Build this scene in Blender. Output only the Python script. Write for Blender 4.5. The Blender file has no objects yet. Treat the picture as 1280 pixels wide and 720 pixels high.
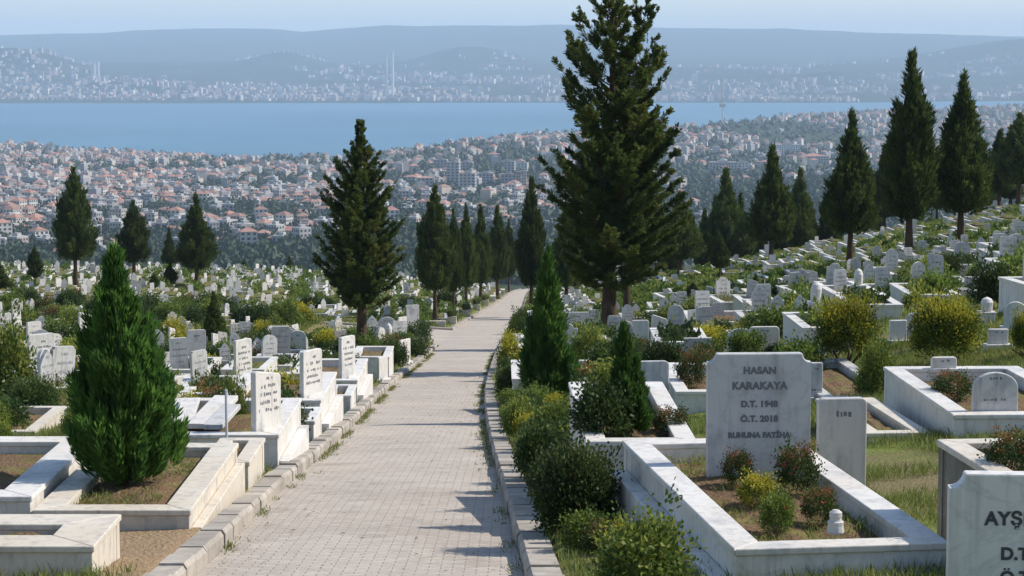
import bpy, math, random
import numpy as np
from mathutils import Vector, Matrix

random.seed(7)
RNG = np.random.default_rng(7)
R = math.radians
scene = bpy.context.scene
COL = scene.collection

# ------------------------------------------------------------------ camera model
FOC, PITCH = 2700.0, R(6.03)
CP, SP = math.cos(PITCH), math.sin(PITCH)

def ray(px, py):
    u, v = (px - 640) / FOC, (360 - py) / FOC
    return (u, CP + v * SP, -SP + v * CP)

def at(px, py, d):
    r = ray(px, py)
    k = d / r[1]
    return Vector((r[0] * k, d, r[2] * k))

def project(x, y, z):
    f = y * CP - z * SP
    if f < 0.1:
        return None
    return 640 + FOC * x / f, 360 - FOC * (y * SP + z * CP) / f

# ------------------------------------------------------------------ numeric helpers
def herm(xs, ys, x):
    xs, ys = np.asarray(xs, float), np.asarray(ys, float)
    m = np.gradient(ys, xs)
    x = np.clip(np.asarray(x, float), xs[0], xs[-1])
    i = np.clip(np.searchsorted(xs, x) - 1, 0, len(xs) - 2)
    h = xs[i + 1] - xs[i]
    t = (x - xs[i]) / h
    return ((2*t**3 - 3*t**2 + 1) * ys[i] + (t**3 - 2*t**2 + t) * h * m[i]
            + (-2*t**3 + 3*t**2) * ys[i + 1] + (t**3 - t**2) * h * m[i + 1])

def sstep(a, b, x):
    t = np.clip((np.asarray(x, float) - a) / (b - a), 0, 1)
    return t * t * (3 - 2 * t)

_T = np.random.default_rng(3).random((256, 256))
def vnoise(x, y):
    x, y = np.asarray(x, float), np.asarray(y, float)
    xi, yi = np.floor(x).astype(int), np.floor(y).astype(int)
    fx, fy = x - xi, y - yi
    fx, fy = fx*fx*(3-2*fx), fy*fy*(3-2*fy)
    g = lambda a, b: _T[a % 256, b % 256]
    return ((g(xi, yi)*(1-fx) + g(xi+1, yi)*fx)*(1-fy) + (g(xi, yi+1)*(1-fx) + g(xi+1, yi+1)*fx)*fy)
def fbm(x, y, o=4):
    s, a, t = 0, .5, 0
    for k in range(o):
        s = s + a * vnoise(x * 2**k + 17.3*k, y * 2**k + 5.1*k); t += a; a *= .5
    return s / t

# ------------------------------------------------------------------ terrain
PY = [-30, 0, 15, 20.5, 28, 44.4, 80, 105, 134, 200, 260, 400]
PH = [-1.4, 1.85, 3.6, 4.17, 5.03, 6.95, 10.75, 13.15, 15.75, 21.6, 27.5, 42]
LY = [-30, 15, 20.5, 28, 44.4, 80, 105, 134, 165, 200, 260]
LX = [-1.6, -2.2, -2.25, -2.33, -2.70, -2.85, -2.86, -1.95, -.95, -.12, 2.0]
RY = [-30, 15, 20.5, 28, 44.4, 60, 80, 105, 134, 165, 200, 260]
RX = [1.0, .08, -.09, -.29, -.575, -.63, -.53, -.1, .5, .95, 1.5, 3.6]
hpath = lambda y: herm(PY, PH, y)
xleft = lambda y: herm(LY, LX, y)
xright = lambda y: herm(RY, RX, y)
BR0, BR1 = 84.5, 104.0          # the side path leaves to the left between these distances

def zpath(y):
    return -hpath(y)

def zbase(x, y):
    """smooth hillside, path level carried sideways"""
    x, y = np.asarray(x, float), np.asarray(y, float)
    sr = np.maximum(0, x - xright(y)); sl = np.maximum(0, xleft(y) - x)
    yc = np.clip(y, -30, 230)
    rise = np.where(sr < 45, .2 * sr, 9 + .08 * (sr - 45)) * (0.25 + .75 * sstep(12, 38, yc))
    rise = rise + 2.1 * sstep(50, 190, yc) * (1 - np.exp(-sl / 11)) - .09 * (1 - np.exp(-sl / 1.2)) * (1 - sstep(30, 60, yc))
    z = -hpath(y) + rise
    edge = np.where(x < 0, 203, 203 - 38 * sstep(0, 14, x)) + 8 * (vnoise(x / 25 + 9, y * 0 + 3) - .5)
    over = y - edge
    z = z - .33 * (np.logaddexp(0, over / 4) * 4)
    return z

SHP = [-900, 0, 120, 270, 440, 560, 643, 865, 1000, 1280, 2200]
SHY = [4200, 3800, 3500, 3130, 3130, 3480, 3760, 4150, 4800, 6000, 6200]
MP = [-900, 0, 120, 180, 250, 330, 380, 430, 480, 520, 640, 700, 850, 1000, 1100, 1280, 2200]
MR = [48, 45, 42, 38, 36, 37, 41, 36, 32, 34, 33, 31, 36, 38, 42, 47, 50]

def zfar(x, y):
    x, y = np.asarray(x, float), np.asarray(y, float)
    px = 640 + FOC * x / np.maximum(y, 50)
    base = np.interp(y, [0, 900, 1000, 1500, 2500, 3500, 5200], [-92, -100, -104, -121, -136, -146, -147])
    hill = np.interp(px, [0, 440, 640, 1000, 1280, 2200], [0, 0, 16, 24, 24, 30]) * np.exp(-((y - (np.interp(px, SHP, SHY) - 350)) / 700) ** 2)
    land = base + hill + 10 * (fbm(x / 380, y / 520) - .5) * sstep(900, 1700, y)
    shore = np.interp(px, SHP, SHY)
    land = land - 45 * sstep(-40, 260, y - shore)
    # the other side of the water
    fs = 7650 - 350 * (fbm(px / 260 + 4, px * 0 + 1) - .5) + np.interp(px, [0, 1000, 1280], [-100, 0, 300])
    f = y - fs
    rise = np.interp(f, [-400, 0, 60, 1200, 2600, 3800], [-25, 0, 5, 42, 105, 128])
    rise = rise + sstep(300, 2200, f) * 60 * (fbm(x / 900 + 3, y / 900) - .5)
    def bump(cx, cy, wx, wy, h):
        return h * np.exp(-((px - cx) / wx) ** 2 - ((y - cy) / wy) ** 2)
    rise = rise + bump(20, 9600, 90, 700, 120) + bump(145, 8300, 65, 260, 42) + bump(30, 7950, 75, 180, 26)
    rise = rise + bump(355, 11000, 48, 500, 70) + bump(590, 11200, 75, 500, 90) + bump(540, 8050, 42, 200, 28)
    rise = rise + bump(1290, 11600, 150, 900, 135) + bump(1040, 9300, 40, 300, 36) + bump(880, 9800, 60, 400, 20)
    far = -150 + rise
    ridge = (75 - np.interp(px, MP, MR)) / FOC * 17000 + 22 * (fbm(px / 60, px * 0 + 8) - .5)
    t = sstep(11500, 17000, y)
    far = far * (1 - t) + ridge * t + t * (1 - t) * 140 * (fbm(x / 1500, y / 2500) - .5)
    far = np.where(y > 17000, ridge - .03 * (y - 17000), far)
    return np.where(y < 6300, land, np.where(f < -400, -180.0, far))

def zground(x, y):
    x, y = np.asarray(x, float), np.asarray(y, float)
    zb, zf = zbase(x, y), zfar(x, y)
    return np.where(y < 150, zb, np.where(y > 900, zf, np.maximum(zb, zf)))

def zsoil(x, y):
    """cemetery ground: behind the kerbs it stands a little over the paving, under the paving it lies lower"""
    x, y = np.asarray(x, float), np.asarray(y, float)
    z = zground(x, y)
    l, r = xleft(y), xright(y)
    out = np.maximum(l - x, x - r)
    k = np.where(out > .12, .10 * sstep(.1, .3, out), -.10)
    br = (x < l + .2) & (y > BR0 - .1) & (y < BR1 + .1) & (x > l - 6.1)
    k = np.where(br, -.1, k)
    far_ = y > 240
    k = np.where(far_, 0, k)
    return z + k + np.where((out > .35) & ~br & ~far_, .06 * (fbm(x * .7, y * .7) - .5), 0)

def gp(px, py):
    """where the ray through a pixel meets the hillside"""
    r = ray(px, py)
    d = np.concatenate([np.arange(6, 60, .05), np.arange(60, 260, .2)])
    X, Z = r[0] / r[1] * d, r[2] / r[1] * d
    below = Z < zsoil(X, d)
    i = int(np.argmax(below)) if below.any() else len(d) - 1
    return Vector((float(X[i]), float(d[i]), float(zsoil(X[i], d[i]))))

def on(x, y):
    return Vector((x, y, float(zsoil(x, y))))

# ------------------------------------------------------------------ materials
def new_mat(name):
    m = bpy.data.materials.new(name); m.use_nodes = True
    nt = m.node_tree; nt.nodes.clear()
    out = nt.nodes.new('ShaderNodeOutputMaterial')
    return m, nt, out

def N(nt, kind, **kw):
    n = nt.nodes.new(kind)
    for k, v in kw.items():
        if k in n.inputs: n.inputs[k].default_value = v
        else: setattr(n, k, v)
    return n

def noise(nt, scale, detail=4, vec=None, rough=.6):
    n = N(nt, 'ShaderNodeTexNoise'); n.inputs['Scale'].default_value = scale
    n.inputs['Detail'].default_value = detail; n.inputs['Roughness'].default_value = rough
    if vec is not None: nt.links.new(vec, n.inputs['Vector'])
    return n

def ramp(nt, fac, stops):
    r = N(nt, 'ShaderNodeValToRGB'); el = r.color_ramp.elements
    while len(el) < len(stops): el.new(.5)
    for e, (p, c) in zip(el, stops): e.position = p; e.color = (*c, 1)
    nt.links.new(fac, r.inputs['Fac'])
    return r

def mixc(nt, fac, a, b, mode='MIX'):
    m = N(nt, 'ShaderNodeMix', data_type='RGBA', blend_type=mode)
    for sock, v in ((m.inputs[0], fac), (m.inputs[6], a), (m.inputs[7], b)):
        if hasattr(v, 'is_linked'): nt.links.new(v, sock)
        elif isinstance(v, (int, float)): sock.default_value = v
        else: sock.default_value = (*v, 1)
    return m.outputs[2]

def bump(nt, height, strength, dist=.02):
    b = N(nt, 'ShaderNodeBump'); b.inputs['Strength'].default_value = strength; b.inputs['Distance'].default_value = dist
    nt.links.new(height, b.inputs['Height'])
    return b.outputs[0]

def principled(nt, out, color, rough=.8, normal=None, spec=.3):
    p = N(nt, 'ShaderNodeBsdfPrincipled'); p.inputs['Roughness'].default_value = rough
    p.inputs['Specular IOR Level'].default_value = spec
    if hasattr(color, 'is_linked'): nt.links.new(color, p.inputs['Base Color'])
    else: p.inputs['Base Color'].default_value = (*color, 1)
    if normal is not None: nt.links.new(normal, p.inputs['Normal'])
    nt.links.new(p.outputs[0], out.inputs[0])
    return p

def position(nt):
    return N(nt, 'ShaderNodeNewGeometry').outputs['Position']

def tint_attr(nt, name='tint'):
    a = N(nt, 'ShaderNodeAttribute'); a.attribute_name = name
    return a.outputs['Fac']

def m_ground():
    m, nt, out = new_mat('cemetery grass and soil')
    P = position(nt)
    n1 = noise(nt, .35, 6, P); n2 = noise(nt, 3.5, 5, P); n3 = noise(nt, 30, 3, P); n4 = noise(nt, .09, 3, P)
    grass = ramp(nt, n2.outputs[0], [(.3, (.085, .13, .022)), (.5, (.17, .215, .04)), (.7, (.27, .26, .075))])
    soil = ramp(nt, n3.outputs[0], [(.3, (.13, .085, .05)), (.7, (.30, .22, .14))])
    f = ramp(nt, n1.outputs[0], [(.42, (0, 0, 0)), (.56, (1, 1, 1))])
    c = mixc(nt, f.outputs[0], grass.outputs[0], soil.outputs[0])
    c = mixc(nt, .35, c, ramp(nt, n4.outputs[0], [(.35, (.09, .14, .025)), (.65, (.22, .20, .075))]).outputs[0])
    # trodden bare earth between the low block and the kerb
    ds = N(nt, 'ShaderNodeVectorMath', operation='DISTANCE'); ds.inputs[1].default_value = (-2.75, 15.6, -3.5); nt.links.new(P, ds.inputs[0])
    ad = N(nt, 'ShaderNodeMath', operation='MULTIPLY_ADD'); ad.inputs[1].default_value = 1.6; nt.links.new(n2.outputs[0], ad.inputs[0]); nt.links.new(ds.outputs['Value'], ad.inputs[2])
    mr = N(nt, 'ShaderNodeMapRange'); mr.inputs[1].default_value = 2.0; mr.inputs[2].default_value = 2.9; mr.inputs[3].default_value = 1; mr.inputs[4].default_value = 0
    nt.links.new(ad.outputs[0], mr.inputs[0])
    c = mixc(nt, mr.outputs[0], c, ramp(nt, n3.outputs[0], [(.3, (.22, .145, .085)), (.7, (.40, .29, .18))]).outputs[0])
    principled(nt, out, c, .95, bump(nt, n3.outputs[0], .8, .06), .1)
    return m

def m_land():
    m, nt, out = new_mat('far land of woods fields and lots')
    P = position(nt)
    n1 = noise(nt, .004, 6, P); n2 = noise(nt, .03, 5, P)
    c = ramp(nt, n1.outputs[0], [(.40, (.018, .036, .016)), (.58, (.035, .055, .022)), (.74, (.12, .115, .07))])
    c2 = ramp(nt, n2.outputs[0], [(.40, (.018, .034, .014)), (.70, (.10, .10, .065))])
    principled(nt, out, mixc(nt, .5, c.outputs[0], c2.outputs[0]), .95, None, .05)
    return m

def m_soil():
    m, nt, out = new_mat('dry grave soil')
    P = position(nt)
    n1 = noise(nt, 3, 5, P); n2 = noise(nt, 40, 4, P); n3 = noise(nt, 8, 5, P)
    c = ramp(nt, n2.outputs[0], [(.3, (.11, .065, .035)), (.55, (.20, .13, .075)), (.75, (.34, .25, .15))])
    g = ramp(nt, n3.outputs[0], [(.3, (.10, .10, .03)), (.7, (.26, .21, .09))])
    f = ramp(nt, n1.outputs[0], [(.48, (0, 0, 0)), (.62, (1, 1, 1))])
    principled(nt, out, mixc(nt, f.outputs[0], c.outputs[0], g.outputs[0]), .95, bump(nt, n2.outputs[0], 1, .04), .1)
    return m

def m_weedbed():
    m, nt, out = new_mat('weedy grave soil')
    P = position(nt)
    n1 = noise(nt, 2.2, 5, P); n2 = noise(nt, 28, 4, P)
    c = ramp(nt, n2.outputs[0], [(.3, (.06, .075, .02)), (.55, (.13, .135, .04)), (.75, (.24, .21, .09))])
    s = ramp(nt, n2.outputs[0], [(.3, (.10, .065, .035)), (.7, (.25, .18, .10))])
    f = ramp(nt, n1.outputs[0], [(.5, (0, 0, 0)), (.65, (1, 1, 1))])
    principled(nt, out, mixc(nt, f.outputs[0], c.outputs[0], s.outputs[0]), .95, bump(nt, n2.outputs[0], 1, .05), .1)
    return m

def m_marble(name, light, dark, warm, dirt=.5):
    m, nt, out = new_mat(name)
    oi = N(nt, 'ShaderNodeObjectInfo')
    tc = N(nt, 'ShaderNodeTexCoord')
    add = N(nt, 'ShaderNodeVectorMath', operation='ADD')
    sc = N(nt, 'ShaderNodeVectorMath', operation='SCALE'); sc.inputs['Scale'].default_value = 40
    comb = N(nt, 'ShaderNodeCombineXYZ')
    nt.links.new(oi.outputs['Random'], comb.inputs[0]); nt.links.new(oi.outputs['Random'], comb.inputs[1])
    nt.links.new(comb.outputs[0], sc.inputs[0])
    nt.links.new(tc.outputs['Object'], add.inputs[0]); nt.links.new(sc.outputs[0], add.inputs[1])
    V = add.outputs[0]
    n1 = noise(nt, 2.2, 7, V, .65); n2 = noise(nt, 18, 4, V); n3 = noise(nt, 1.1, 5, V)
    mp = N(nt, 'ShaderNodeMapping'); mp.inputs['Scale'].default_value = (9, 9, 1.0); nt.links.new(V, mp.inputs[0])
    st = noise(nt, 1.5, 5, mp.outputs[0])
    base = ramp(nt, n1.outputs[0], [(.3, dark), (.48, light), (.75, light)])
    c = mixc(nt, ramp(nt, n3.outputs[0], [(.45, (0, 0, 0)), (.75, (.7, .7, .7))]).outputs[0], base.outputs[0], warm)
    c = mixc(nt, ramp(nt, st.outputs[0], [(.52, (0, 0, 0)), (.75, (dirt, dirt, dirt))]).outputs[0], c, (.20, .18, .15))
    c = mixc(nt, ramp(nt, n2.outputs[0], [(.62, (0, 0, 0)), (.8, (.35, .35, .35))]).outputs[0], c, (.25, .23, .2))
    vn = noise(nt, 1.3, 8, V, .6); vn.inputs['Distortion'].default_value = 1.6
    c = mixc(nt, ramp(nt, vn.outputs[0], [(.475, (0, 0, 0)), (.5, (.26, .26, .26)), (.525, (0, 0, 0))]).outputs[0], c, (.27, .265, .26))
    rr = mixc(nt, n1.outputs[0], (.45, .45, .45), (.8, .8, .8))
    p = principled(nt, out, c, .55, bump(nt, n2.outputs[0], .12, .01), .35)
    return m

def m_paver():
    m, nt, out = new_mat('interlocking grey paving blocks')
    P = position(nt)
    # blocks laid crosswise, joints wavy like interlocking pavers
    wav = N(nt, 'ShaderNodeTexWave', wave_type='BANDS', bands_direction='X', wave_profile='TRI')
    wav.inputs['Scale'].default_value = 2.4; wav.inputs['Distortion'].default_value = 0
    nt.links.new(P, wav.inputs['Vector'])
    sep = N(nt, 'ShaderNodeSeparateXYZ'); nt.links.new(P, sep.inputs[0])
    mul = N(nt, 'ShaderNodeMath', operation='MULTIPLY_ADD'); mul.inputs[1].default_value = .035
    nt.links.new(wav.outputs['Fac'], mul.inputs[0]); nt.links.new(sep.outputs[1], mul.inputs[2])
    cmb = N(nt, 'ShaderNodeCombineXYZ'); nt.links.new(sep.outputs[0], cmb.inputs[0]); nt.links.new(mul.outputs[0], cmb.inputs[1])
    bk = N(nt, 'ShaderNodeTexBrick'); bk.offset = .5
    bk.inputs['Scale'].default_value = 1; bk.inputs['Brick Width'].default_value = .17; bk.inputs['Row Height'].default_value = .09
    bk.inputs['Mortar Size'].default_value = .0065; bk.inputs['Mortar Smooth'].default_value = .6; bk.inputs['Bias'].default_value = 0
    bk.inputs['Color1'].default_value = (.52, .455, .385, 1); bk.inputs['Color2'].default_value = (.44, .38, .32, 1); bk.inputs['Mortar'].default_value = (.27, .235, .20, 1)
    nt.links.new(cmb.outputs[0], bk.inputs['Vector'])
    n1 = noise(nt, .5, 6, P); n2 = noise(nt, 25, 4, P); n3 = noise(nt, 2.5, 5, P)
    c = mixc(nt, ramp(nt, n1.outputs[0], [(.4, (0, 0, 0)), (.7, (.45, .45, .45))]).outputs[0], bk.outputs[0], (.30, .25, .20))
    c = mixc(nt, ramp(nt, n3.outputs[0], [(.55, (0, 0, 0)), (.75, (.35, .35, .35))]).outputs[0], c, (.52, .48, .43))
    c = mixc(nt, ramp(nt, n2.outputs[0], [(.3, (.4, .4, .4)), (.6, (0, 0, 0))]).outputs[0], c, (.22, .19, .165))
    inv = N(nt, 'ShaderNodeMath', operation='SUBTRACT'); inv.inputs[0].default_value = 1; nt.links.new(bk.outputs['Fac'], inv.inputs[1])
    n5 = noise(nt, 1.3, 7, P, .7); n6 = noise(nt, 9, 5, P, .7)
    c = mixc(nt, ramp(nt, n5.outputs[0], [(.56, (0, 0, 0)), (.70, (.55, .55, .55))]).outputs[0], c, (.21, .175, .14))
    c = mixc(nt, ramp(nt, n6.outputs[0], [(.62, (0, 0, 0)), (.74, (.6, .6, .6))]).outputs[0], c, (.24, .205, .165))
    ad = N(nt, 'ShaderNodeMath', operation='MULTIPLY_ADD'); ad.inputs[1].default_value = 1.2
    nt.links.new(n5.outputs[0], ad.inputs[0]); nt.links.new(inv.outputs[0], ad.inputs[2])
    principled(nt, out, c, .85, bump(nt, ad.outputs[0], .5, .012), .2)
    return m

def m_stone(name, a, b, scale=6):
    m, nt, out = new_mat(name)
    P = position(nt)
    n1 = noise(nt, scale, 6, P); n2 = noise(nt, scale * 8, 4, P); n3 = noise(nt, .8, 4, P)
    c = ramp(nt, n1.outputs[0], [(.3, a), (.7, b)]).outputs[0]
    c = mixc(nt, ramp(nt, n3.outputs[0], [(.45, (0, 0, 0)), (.7, (.6, .6, .6))]).outputs[0], c, tuple(.55 * k for k in a))
    c = mixc(nt, tint_attr(nt), c, tuple(.65 * k for k in a))
    principled(nt, out, c, .85, bump(nt, n2.outputs[0], .4, .01), .2)
    return m

def m_foliage(name, dark, light, shoot, trans=.3):
    m, nt, out = new_mat(name)
    t = tint_attr(nt)
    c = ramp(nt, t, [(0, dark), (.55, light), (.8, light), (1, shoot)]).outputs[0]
    oi = N(nt, 'ShaderNodeObjectInfo')
    hs = N(nt, 'ShaderNodeHueSaturation')
    mr = N(nt, 'ShaderNodeMapRange'); mr.inputs[3].default_value = .75; mr.inputs[4].default_value = 1.2
    nt.links.new(oi.outputs['Random'], mr.inputs[0]); nt.links.new(mr.outputs[0], hs.inputs['Value'])
    nt.links.new(c, hs.inputs['Color'])
    c = hs.outputs[0]
    p = N(nt, 'ShaderNodeBsdfPrincipled'); p.inputs['Roughness'].default_value = .6; p.inputs['Specular IOR Level'].default_value = .25
    nt.links.new(c, p.inputs['Base Color'])
    tr = N(nt, 'ShaderNodeBsdfTranslucent'); nt.links.new(c, tr.inputs['Color'])
    mx = N(nt, 'ShaderNodeMixShader'); mx.inputs[0].default_value = trans
    nt.links.new(p.outputs[0], mx.inputs[1]); nt.links.new(tr.outputs[0], mx.inputs[2]); nt.links.new(mx.outputs[0], out.inputs[0])
    return m

def m_bark():
    m, nt, out = new_mat('dark ridged bark')
    tc = N(nt, 'ShaderNodeTexCoord'); mp = N(nt, 'ShaderNodeMapping'); mp.inputs['Scale'].default_value = (8, 8, 1.2)
    nt.links.new(tc.outputs['Object'], mp.inputs[0])
    n = noise(nt, 2.5, 6, mp.outputs[0])
    c = ramp(nt, n.outputs[0], [(.3, (.035, .022, .014)), (.7, (.13, .085, .055))])
    principled(nt, out, c.outputs[0], .9, bump(nt, n.outputs[0], .8, .05), .1)
    return m

def m_water():
    m, nt, out = new_mat('blue gulf water')
    P = position(nt)
    mp = N(nt, 'ShaderNodeMapping'); mp.inputs['Scale'].default_value = (.02, .02, .02); nt.links.new(P, mp.inputs[0])
    n = noise(nt, 1, 6, mp.outputs[0]); n2 = noise(nt, .05, 4, mp.outputs[0])
    c = ramp(nt, n2.outputs[0], [(.35, (.045, .135, .205)), (.65, (.07, .175, .25))])
    principled(nt, out, c.outputs[0], .45, bump(nt, n.outputs[0], .5, 3), .25)
    return m

def m_flat(name, c, rough=.7, spec=.3):
    m, nt, out = new_mat(name)
    n = noise(nt, 6, 4, position(nt))
    principled(nt, out, mixc(nt, n.outputs[0], c, tuple(.8 * k for k in c)), rough, None, spec)
    return m

def m_attr(name, rough=.85):
    m, nt, out = new_mat(name)
    a = N(nt, 'ShaderNodeAttribute'); a.attribute_name = 'col'
    n = noise(nt, .25, 3, position(nt))
    principled(nt, out, mixc(nt, .25, a.outputs['Color'], ramp(nt, n.outputs[0], [(.3, (.25, .22, .2)), (.7, (.6, .55, .5))]).outputs[0]), rough, None, .2)
    return m

M = dict(
    ground=m_ground(), land=m_land(), soil=m_soil(), weedbed=m_weedbed(), paver=m_paver(), bark=m_bark(), water=m_water(),
    white=m_marble('white grave marble', (.66, .63, .585), (.42, .41, .40), (.58, .51, .41), .45),
    grey=m_marble('weathered grey marble', (.52, .51, .49), (.30, .30, .30), (.45, .41, .35), .6),
    cream=m_marble('cream stained marble', (.62, .56, .465), (.40, .36, .30), (.50, .41, .29), .55),
    mossy=m_marble('moss stained stone', (.115, .11, .08), (.05, .05, .038), (.08, .085, .045), .8),
    kerb=m_stone('cast kerb stone', (.30, .265, .225), (.46, .41, .345)),
    rubble=m_stone('rough retaining stone', (.26, .25, .23), (.44, .42, .39), 4),
    ink=m_flat('faded black lettering', (.07, .07, .075), .7), inkgrey=m_flat('worn grey lettering', (.17, .17, .175), .7), inkfaint=m_flat('faint carved lettering', (.30, .30, .30), .8),
    cypress=m_foliage('dark cypress foliage', (.028, .054, .014), (.082, .118, .026), (.17, .18, .04), .36),
    thuja=m_foliage('green thuja foliage', (.036, .085, .018), (.085, .18, .032), (.16, .25, .05), .45),
    fir=m_foliage('fir needles', (.036, .066, .017), (.11, .15, .034), (.22, .215, .05), .45),
    bushdark=m_foliage('dark clipped leaves', (.026, .052, .014), (.062, .10, .026), (.12, .15, .04), .3),
    bushlight=m_foliage('light green leaves', (.07, .115, .022), (.15, .21, .04), (.30, .32, .06), .4),
    bushgold=m_foliage('green leaves with golden tips', (.04, .075, .014), (.13, .165, .024), (.45, .40, .04), .4),
    bushred=m_foliage('green leaves with red shoots', (.035, .065, .018), (.085, .125, .032), (.30, .11, .045), .33),
    grass=m_foliage('dry and green grass blades', (.09, .13, .025), (.20, .235, .055), (.42, .36, .15), .42),
    litter=m_foliage('dry fallen leaves', (.10, .06, .03), (.22, .15, .07), (.30, .24, .10), .2),
    woods=m_foliage('far broadleaf and pine woods', (.014, .030, .014), (.034, .060, .024), (.065, .09, .03), .15),
    building=m_attr('painted building walls and roofs'),
    window=m_flat('dark window glass', (.05, .06, .075), .25, .5),
    flower=m_flat('red petals', (.50, .07, .05), .6), petal=m_flat('pink petals', (.62, .25, .30), .6),
    steel=m_flat('pale painted steel', (.55, .57, .6), .5),
)

# ------------------------------------------------------------------ mesh building
class MB:
    def __init__(s):
        s.v, s.f, s.m, s.t, s.c = [], [], [], [], []
    def face(s, pts, mat=0, tint=0., col=(1, 1, 1)):
        n = len(s.v); s.v.extend(tuple(p) for p in pts); s.f.append(tuple(range(n, n + len(pts))))
        s.m.append(mat); s.t.extend([tint] * len(pts)); s.c.extend([col] * len(pts))
    def box(s, x0, x1, y0, y1, z0, z1, mat=0, tint=0., col=(1, 1, 1), M4=None, bottom=True):
        n = len(s.v)
        p = [(x0, y0, z0), (x1, y0, z0), (x1, y1, z0), (x0, y1, z0), (x0, y0, z1), (x1, y0, z1), (x1, y1, z1), (x0, y1, z1)]
        if M4 is not None: p = [tuple(M4 @ Vector(q)) for q in p]
        s.v.extend(p); q = [(4, 5, 6, 7), (0, 1, 5, 4), (1, 2, 6, 5), (2, 3, 7, 6), (3, 0, 4, 7)] + ([(3, 2, 1, 0)] if bottom else [])
        s.f.extend(tuple(n + i for i in a) for a in q); s.m.extend([mat] * len(q)); s.t.extend([tint] * 8); s.c.extend([col] * 8)
    def prism(s, prof, y0, y1, mat=0, M4=None, tint=0.):
        """profile in x-z, extruded along y"""
        n, k = len(s.v), len(prof)
        p = [(x, y0, z) for x, z in prof] + [(x, y1, z) for x, z in prof]
        if M4 is not None: p = [tuple(M4 @ Vector(q)) for q in p]
        s.v.extend(p); s.t.extend([tint] * (2 * k)); s.c.extend([(1, 1, 1)] * (2 * k))
        s.f.append(tuple(n + i for i in range(k))); s.f.append(tuple(n + k + i for i in reversed(range(k))))
        for i in range(k):
            j = (i + 1) % k
            s.f.append((n + j, n + i, n + k + i, n + k + j))
        s.m.extend([mat] * (k + 2))
    def lathe(s, prof, seg=12, mat=0, cx=0, cy=0, tint=0., M4=None):
        n = len(s.v)
        for r, z in prof:
            for i in range(seg):
                a = 2 * math.pi * i / seg
                q = Vector((cx + r * math.cos(a), cy + r * math.sin(a), z))
                s.v.append(tuple(M4 @ q if M4 is not None else q)); s.t.append(tint); s.c.append((1, 1, 1))
        for k in range(len(prof) - 1):
            for i in range(seg):
                j = (i + 1) % seg
                s.f.append((n + k*seg + i, n + k*seg + j, n + (k+1)*seg + j, n + (k+1)*seg + i)); s.m.append(mat)
        s.f.append(tuple(n + (len(prof)-1)*seg + i for i in range(seg))); s.m.append(mat)
    def tube(s, pts, rad, seg=8, mat=0, tint=0.):
        n = len(s.v); pts = [Vector(p) for p in pts]
        for k, p in enumerate(pts):
            d = (pts[min(k+1, len(pts)-1)] - pts[max(k-1, 0)]).normalized()
            a = d.orthogonal().normalized() if abs(d.z) < .9 else Vector((1, 0, 0)); a = (a - d * a.dot(d)).normalized(); b = d.cross(a)
            for i in range(seg):
                t = 2 * math.pi * i / seg
                s.v.append(tuple(p + (a * math.cos(t) + b * math.sin(t)) * rad[k])); s.t.append(tint); s.c.append((1, 1, 1))
        for k in range(len(pts) - 1):
            for i in range(seg):
                j = (i + 1) % seg
                s.f.append((n + k*seg + i, n + k*seg + j, n + (k+1)*seg + j, n + (k+1)*seg + i)); s.m.append(mat)
        s.f.append(tuple(n + (len(pts)-1)*seg + i for i in range(seg))); s.m.append(mat)
    def add(s, o, M4):
        n = len(s.v)
        A = np.array(o.v) @ np.array(M4.to_3x3()).T + np.array(M4.translation)
        s.v.extend(map(tuple, A)); s.f.extend(tuple(n + i for i in f) for f in o.f); s.m.extend(o.m); s.t.extend(o.t); s.c.extend(o.c)
    def mesh(s, name, mats, smooth=False):
        me = bpy.data.meshes.new(name); me.from_pydata(s.v, [], s.f)
        for m in mats: me.materials.append(m)
        me.polygons.foreach_set('material_index', s.m)
        if smooth: me.polygons.foreach_set('use_smooth', [True] * len(s.f))
        a = me.attributes.new('tint', 'FLOAT', 'POINT'); a.data.foreach_set('value', np.array(s.t, dtype=np.float32))
        if any(c != (1, 1, 1) for c in s.c):
            a = me.attributes.new('col', 'FLOAT_COLOR', 'POINT')
            a.data.foreach_set('color', np.hstack([np.array(s.c, dtype=np.float32), np.ones((len(s.c), 1), np.float32)]).ravel())
        me.update()
        return me

def link(name, data, parent=None, loc=None, rz=0., scale=None):
    o = bpy.data.objects.new(name, data); COL.objects.link(o)
    if parent is not None: o.parent = parent
    if loc is not None: o.location = loc
    if rz: o.rotation_euler[2] = rz
    if scale is not None: o.scale = scale if hasattr(scale, '__len__') else (scale,) * 3
    return o

def tag(o, label=None, cat=None, group=None, kind=None):
    if label: o['label'] = label
    if cat: o['category'] = cat
    if group: o['group'] = group
    if kind: o['kind'] = kind
    return o

def empty(name, loc, rz=0., scale=None):
    o = link(name, None, None, loc, rz, scale); o.empty_display_size = .2
    return o

def bevel(o, w=.008, seg=2):
    b = o.modifiers.new('bevel', 'BEVEL'); b.width = w; b.segments = seg; b.limit_method = 'ANGLE'; b.angle_limit = R(40)
    return o

def baked(mb, mats, w):
    """mesh with its bevel applied"""
    t = bpy.data.objects.new('t', mb.mesh('t', mats)); COL.objects.link(t); bevel(t, w)
    me = bpy.data.meshes.new_from_object(t.evaluated_get(bpy.context.evaluated_depsgraph_get()))
    bpy.data.objects.remove(t); return me

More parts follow.
